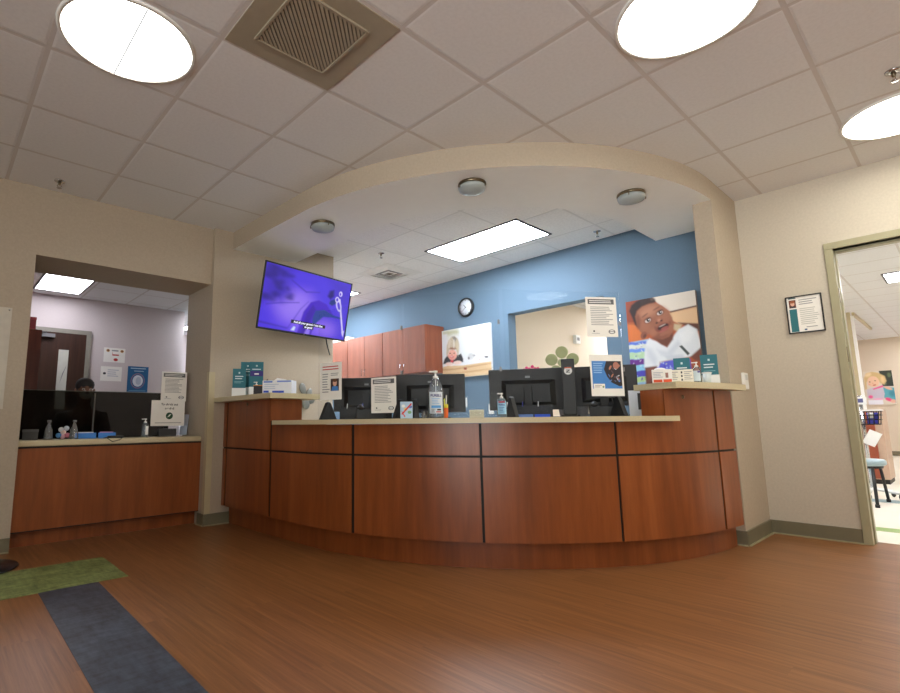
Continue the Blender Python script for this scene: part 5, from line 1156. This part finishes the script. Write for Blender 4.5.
nn, ee = wrap([0, 1, 2, 3, 9, 10, 13, 14], 0.014); o = skin_mesh('scrub_top', nn, ee, scrub, 1); o.parent = per
nn, ee = wrap([0, 17, 18, 19, 21, 22, 23], 0.014); o = skin_mesh('trousers', nn, ee, scrub, 1); o.parent = per
mb = MB(); mb.ell((0, -0.028, 1.262), (0.082, 0.098, 0.072), mat('dark_grey_hair', (40, 38, 40), 0.6, var=0.3, scale=60)); mb.ell((0, 0.02, 1.21), (0.078, 0.07, 0.08), MATS['dark_grey_hair']); mb.build('hair', per)
mb = MB(); mb.ell((0, -0.105, 1.165), (0.058, 0.05, 0.045), WPLAS); mb.tube([(-0.055, -0.11, 1.18), (-0.078, -0.05, 1.2)], 0.003, WPLAS); mb.tube([(0.055, -0.11, 1.18), (0.078, -0.05, 1.2)], 0.003, WPLAS); mb.build('face_mask', per)
mb = MB()
for sx in (-1, 1):
    mb.ell((sx * 0.031, -0.136, 1.215), (0.014, 0.008, 0.008), WPLAS); mb.ell((sx * 0.031, -0.143, 1.214), (0.006, 0.003, 0.006), DARK); mb.box(sx * 0.031 - 0.018, sx * 0.031 + 0.018, -0.142, -0.132, 1.232, 1.237, MATS['dark_grey_hair'])
mb.build('eyes', per)
mb = MB(); mb.ell((0, -0.15, 1.19), (0.013, 0.018, 0.022), skin); mb.build('nose', per)
mb = MB()
for sx in (-1, 1): mb.ell((sx * 0.08, -0.04, 1.2), (0.01, 0.02, 0.03), skin)
mb.build('ears', per)
t = thing('office_chair', 'dark office chair under the person seated behind the smoked screen', 'chair', (PX, PY + 0.02, 0))
MB().box(-0.24, 0.24, -0.26, 0.22, 0.315, 0.365, BPLAS).build('seat', t, bevel=0.02); MB().box(-0.22, 0.22, 0.20, 0.25, 0.46, 0.9, BPLAS).build('backrest', t, bevel=0.02)
MB().lathe([(0.03, 0.08), (0.03, 0.33)], GPLAS, n=16).build('column', t); MB().box(-0.02, 0.02, 0.2, 0.26, 0.34, 0.5, BPLAS).build('back_post', t)
for k in range(5):
    a = 2 * PI * k / 5; lg = MB().tube([(0, 0, 0.1), (0.28 * math.cos(a), 0.28 * math.sin(a), 0.06)], 0.018, BPLAS).build('leg', t)
    MB().ell((0.28 * math.cos(a), 0.28 * math.sin(a), 0.028), (0.028, 0.028, 0.028), BPLAS, n=12).build('caster', lg)

# ------------------------------------------------------------------ clinic beyond the doorway
t = thing('canvas_picture', 'canvas picture of a blond girl in pink on the far clinic wall', 'picture', (16.6, 1.45, 1.165), RZR)
CW, CH = 0.50, 0.78
MB().box(-CW / 2, CW / 2, -0.035, 0, 0, CH, C((222, 212, 196))).build('stretcher', t)
gl = [([(280, 120), (430, 120), (430, 315), (300, 310)], (44, 54, 44), 6), (el(390, 180, 20, 26), (88, 108, 76), 12), (el(330, 280, 20, 16), (96, 104, 80), 10), ([(290, 320), (440, 330), (450, 520), (300, 450)], (84, 162, 178), 6), (el(400, 400, 40, 36), (62, 134, 152), 20), (el(360, 335, 46, 14, 20), (228, 178, 146), 8),
      ([(110, 345), (180, 320), (300, 300), (310, 400), (290, 460), (110, 450)], (206, 198, 212), 8), ([(180, 335), (300, 296), (312, 318), (190, 348)], (232, 96, 152), 6), (el(145, 432, 26, 20), (236, 90, 150), 10), (el(230, 462, 60, 12), (240, 170, 206), 8), (el(350, 470, 44, 20, 20), (232, 80, 130), 8), (el(395, 490, 30, 22), (230, 180, 156), 8), ([(110, 470), (280, 470), (280, 530), (110, 530)], (240, 240, 248), 6),
      ([(92, 345), (96, 200), (130, 145), (200, 130), (265, 145), (340, 190), (352, 250), (320, 290), (280, 275), (240, 200), (150, 210), (120, 260), (115, 335)], (214, 184, 128), 10), (el(150, 165, 40, 22, -20), (236, 212, 164), 16), (el(310, 230, 20, 40), (232, 204, 150), 14),
      (el(200, 250, 68, 66), (238, 198, 166), 8), (el(158, 252, 10, 5), (96, 72, 60), 4), (el(222, 240, 10, 5), (96, 72, 60), 4), (el(208, 292, 20, 7, -12), (196, 96, 92), 5), (el(192, 270, 7, 8), (224, 170, 140), 5), (el(150, 282, 14, 10), (240, 174, 150), 8)]
soft_print('print', t, CW, CH, 0, -0.0355, ((90, 125), (425, 125), (425, 525), (90, 525)), (222, 212, 196), gl, 56, 84, PHM)
t = thing('stool', 'round stool with grey blue cushion and four black legs in the clinic', 'stool', (7.33, 0.845, 0))
MB().lathe([(0.16, 0.385), (0.178, 0.40), (0.178, 0.43), (0.16, 0.448), (0.001, 0.452)], mat('grey_blue_vinyl', (150, 170, 178), 0.35), n=32).build('cushion', t); MB().lathe([(0.15, 0.36), (0.15, 0.385)], BPLAS, n=24).build('seat_plate', t)
for (x, y) in ((-0.31, -0.095), (0.22, -0.13), (-0.22, 0.16), (0.26, 0.14)):
    lg = MB().tube([(x * 0.55, y * 0.85, 0.37), (x, y, 0.02)], 0.014, BPLAS).build('leg', t); MB().lathe([(0.019, 0), (0.019, 0.03), (0.001, 0.031)], BPLAS, c=(x, y, 0), n=12).build('foot_cap', lg)
t = thing('monitor_cart', 'vital signs cart with a black wire basket and hanging papers in the clinic', 'cart', (7.85, 0.86, 0))
MB().tube([(0, 0, 0.08), (0, 0, 1.12)], 0.017, CHROME).build('pole', t)
for k in range(5):
    a = 2 * PI * k / 5 + 0.6; lg = MB().tube([(0, 0, 0.1), (0.24 * math.cos(a), 0.24 * math.sin(a), 0.07)], 0.016, WPLAS).build('leg', t); MB().ell((0.24 * math.cos(a), 0.24 * math.sin(a), 0.034), (0.034, 0.02, 0.034), BPLAS, n=12).build('caster', lg)
mb = MB()
for z in (0.80, 0.85, 0.90, 0.945):
    k = 0.9 + (z - 0.8) * 0.8; mb.tube([(-0.1 * k, -0.16 * k, z), (0.1 * k, -0.16 * k, z), (0.1 * k, 0.1 * k, z), (-0.1 * k, 0.1 * k, z), (-0.1 * k, -0.16 * k, z)], 0.006, BPLAS, n=6)
for i in range(7):
    y = -0.15 + i * 0.04; mb.tube([(-0.1, y * 0.9, 0.80), (-0.11, y, 0.945)], 0.005, BPLAS, n=6); mb.tube([(0.1, y * 0.9, 0.80), (0.11, y, 0.945)], 0.005, BPLAS, n=6); mb.tube([(-0.1, y * 0.9, 0.80), (0.1, y * 0.9, 0.80)], 0.005, BPLAS, n=6)
mb.build('wire_basket', t); MB().box(-0.12, -0.105, -0.17, 0.11, 0.945, 0.96, WPLAS).box(0.105, 0.12, -0.17, 0.11, 0.945, 0.96, WPLAS).box(-0.105, 0.105, -0.17, -0.155, 0.945, 0.96, WPLAS).box(-0.105, 0.105, 0.095, 0.11, 0.945, 0.96, WPLAS).build('tray_rim', t)
MB().box(-0.05, 0.05, -0.05, 0.05, 1.02, 1.10, WPLAS).box(-0.054, -0.05, -0.03, 0.03, 1.04, 1.085, C((90, 90, 130))).build('monitor_unit', t)
MB().tube([(-0.12, 0.02, 0.85), (-0.15, 0.03, 0.7), (-0.14, 0.02, 0.52), (-0.12, 0.04, 0.5), (-0.13, 0.06, 0.6), (-0.1, 0.05, 0.78)], 0.009, BPLAS).build('coiled_cable', t)
T = Matrix.Translation((-0.14, -0.07, 0.65)) @ Matrix.Rotation(-PI / 2, 4, 'Z') @ Matrix.Rotation(0.5, 4, 'Y')
mb = MB(); mb.box(-0.055, 0.055, 0, 0.004, -0.08, 0.08, PAPER, T=T); mb.build('paper_sheet', t)
t = thing('storage_box', 'blue supply box lying in the wire basket of the clinic cart', 'box', (7.80, 0.785, 0.806)); MB().box(-0.02, 0.025, -0.06, 0.03, 0, 0.12, C((60, 60, 170))).build('carton', t, bevel=0.003); MB().box(-0.022, 0.027, -0.03, 0.02, 0.06, 0.122, WHT).build('label_sheet', t)
t = thing('cabinet', 'narrow cabinet with red brown front and tan side behind the clinic cart', 'cabinet', (9.7, 1.0, 0))
MB().box(-0.2, 0.4, -0.15, 0.3, 0.06, 0.98, mat('tan_laminate', (186, 158, 136), 0.45)).build('body', t); MB().box(-0.225, -0.2, -0.072, 0.295, 0.07, 0.97, mat('red_brown_laminate', (140, 66, 40), 0.4)).build('door', t); MB().box(-0.19, 0.39, -0.14, 0.29, 0, 0.06, BLACK).build('plinth', t); MB().tube([(-0.225, 0.02, 0.72), (-0.25, 0.02, 0.72), (-0.25, 0.02, 0.84), (-0.225, 0.02, 0.84)], 0.005, CHROME).build('handle', t)

# ------------------------------------------------------------------ left edge of the waiting area
t = thing('floor_stand', 'black round weighted base of a floor stand on the green floor band', 'stand base', (0.27, 4.19, 0))
MB().lathe([(0.235, 0), (0.243, 0.006), (0.24, 0.014), (0.06, 0.03), (0.03, 0.036), (0.001, 0.036)], mat('black_cast_base', (24, 24, 28), 0.35), n=48).build('base', t); MB().tube([(-0.05, 0, 0.03), (-0.05, 0, 1.05)], 0.022, BPLAS, n=16).build('pole', t)
t = thing('wall_panel', 'pale grey protective sheet on the wall left of the check-out opening', 'wall panel', (-0.3, YW, 0.0))
MB().box(-0.6, 0.687, -0.004, 0, 1.0, 1.736, mat('pale_grey_sheet', (196, 190, 176), 0.35)).build('sheet', t); MB().lathe([(0.006, 0), (0.006, 0.003), (0.001, 0.004)], CHROME, c=(0, 0, 0), n=12, T=Matrix.Translation((0.67, -0.004, 1.72)) @ R0).build('screw', t)

# ------------------------------------------------------------------ world and view
w = bpy.data.worlds.new('world'); scn.world = w; w.use_nodes = True
nt = w.node_tree; bg = nt.nodes['Background']; tc = nt.nodes.new('ShaderNodeTexCoord'); sp = nt.nodes.new('ShaderNodeSeparateXYZ'); rp = nt.nodes.new('ShaderNodeValToRGB')
mr = nt.nodes.new('ShaderNodeMapRange'); mr.inputs['From Min'].default_value = -0.1; mr.inputs['From Max'].default_value = 0.1   # lower half made bright to throw light up at the ceiling, dimmer sky above
nt.links.new(tc.outputs['Generated'], sp.inputs[0]); nt.links.new(sp.outputs[2], mr.inputs['Value'])
mr.inputs['To Min'].default_value = GROUND_FILL; mr.inputs['To Max'].default_value = DAY_SKY; nt.links.new(mr.outputs[0], bg.inputs[1]); bg.inputs[0].default_value = (1.0, 0.985, 0.96, 1)
nt.nodes.remove(rp)
vs = scn.view_settings; vs.view_transform = 'Standard'; vs.look = 'None'; vs.gamma = 1.0; vs.use_curve_mapping = False; vs.exposure = EXPOSURE
cy_ = scn.cycles; cy_.max_bounces = 10; cy_.diffuse_bounces = 6; cy_.glossy_bounces = 4; cy_.transparent_max_bounces = 24; cy_.sample_clamp_indirect = 6; cy_.caustics_reflective = False; cy_.caustics_refractive = False
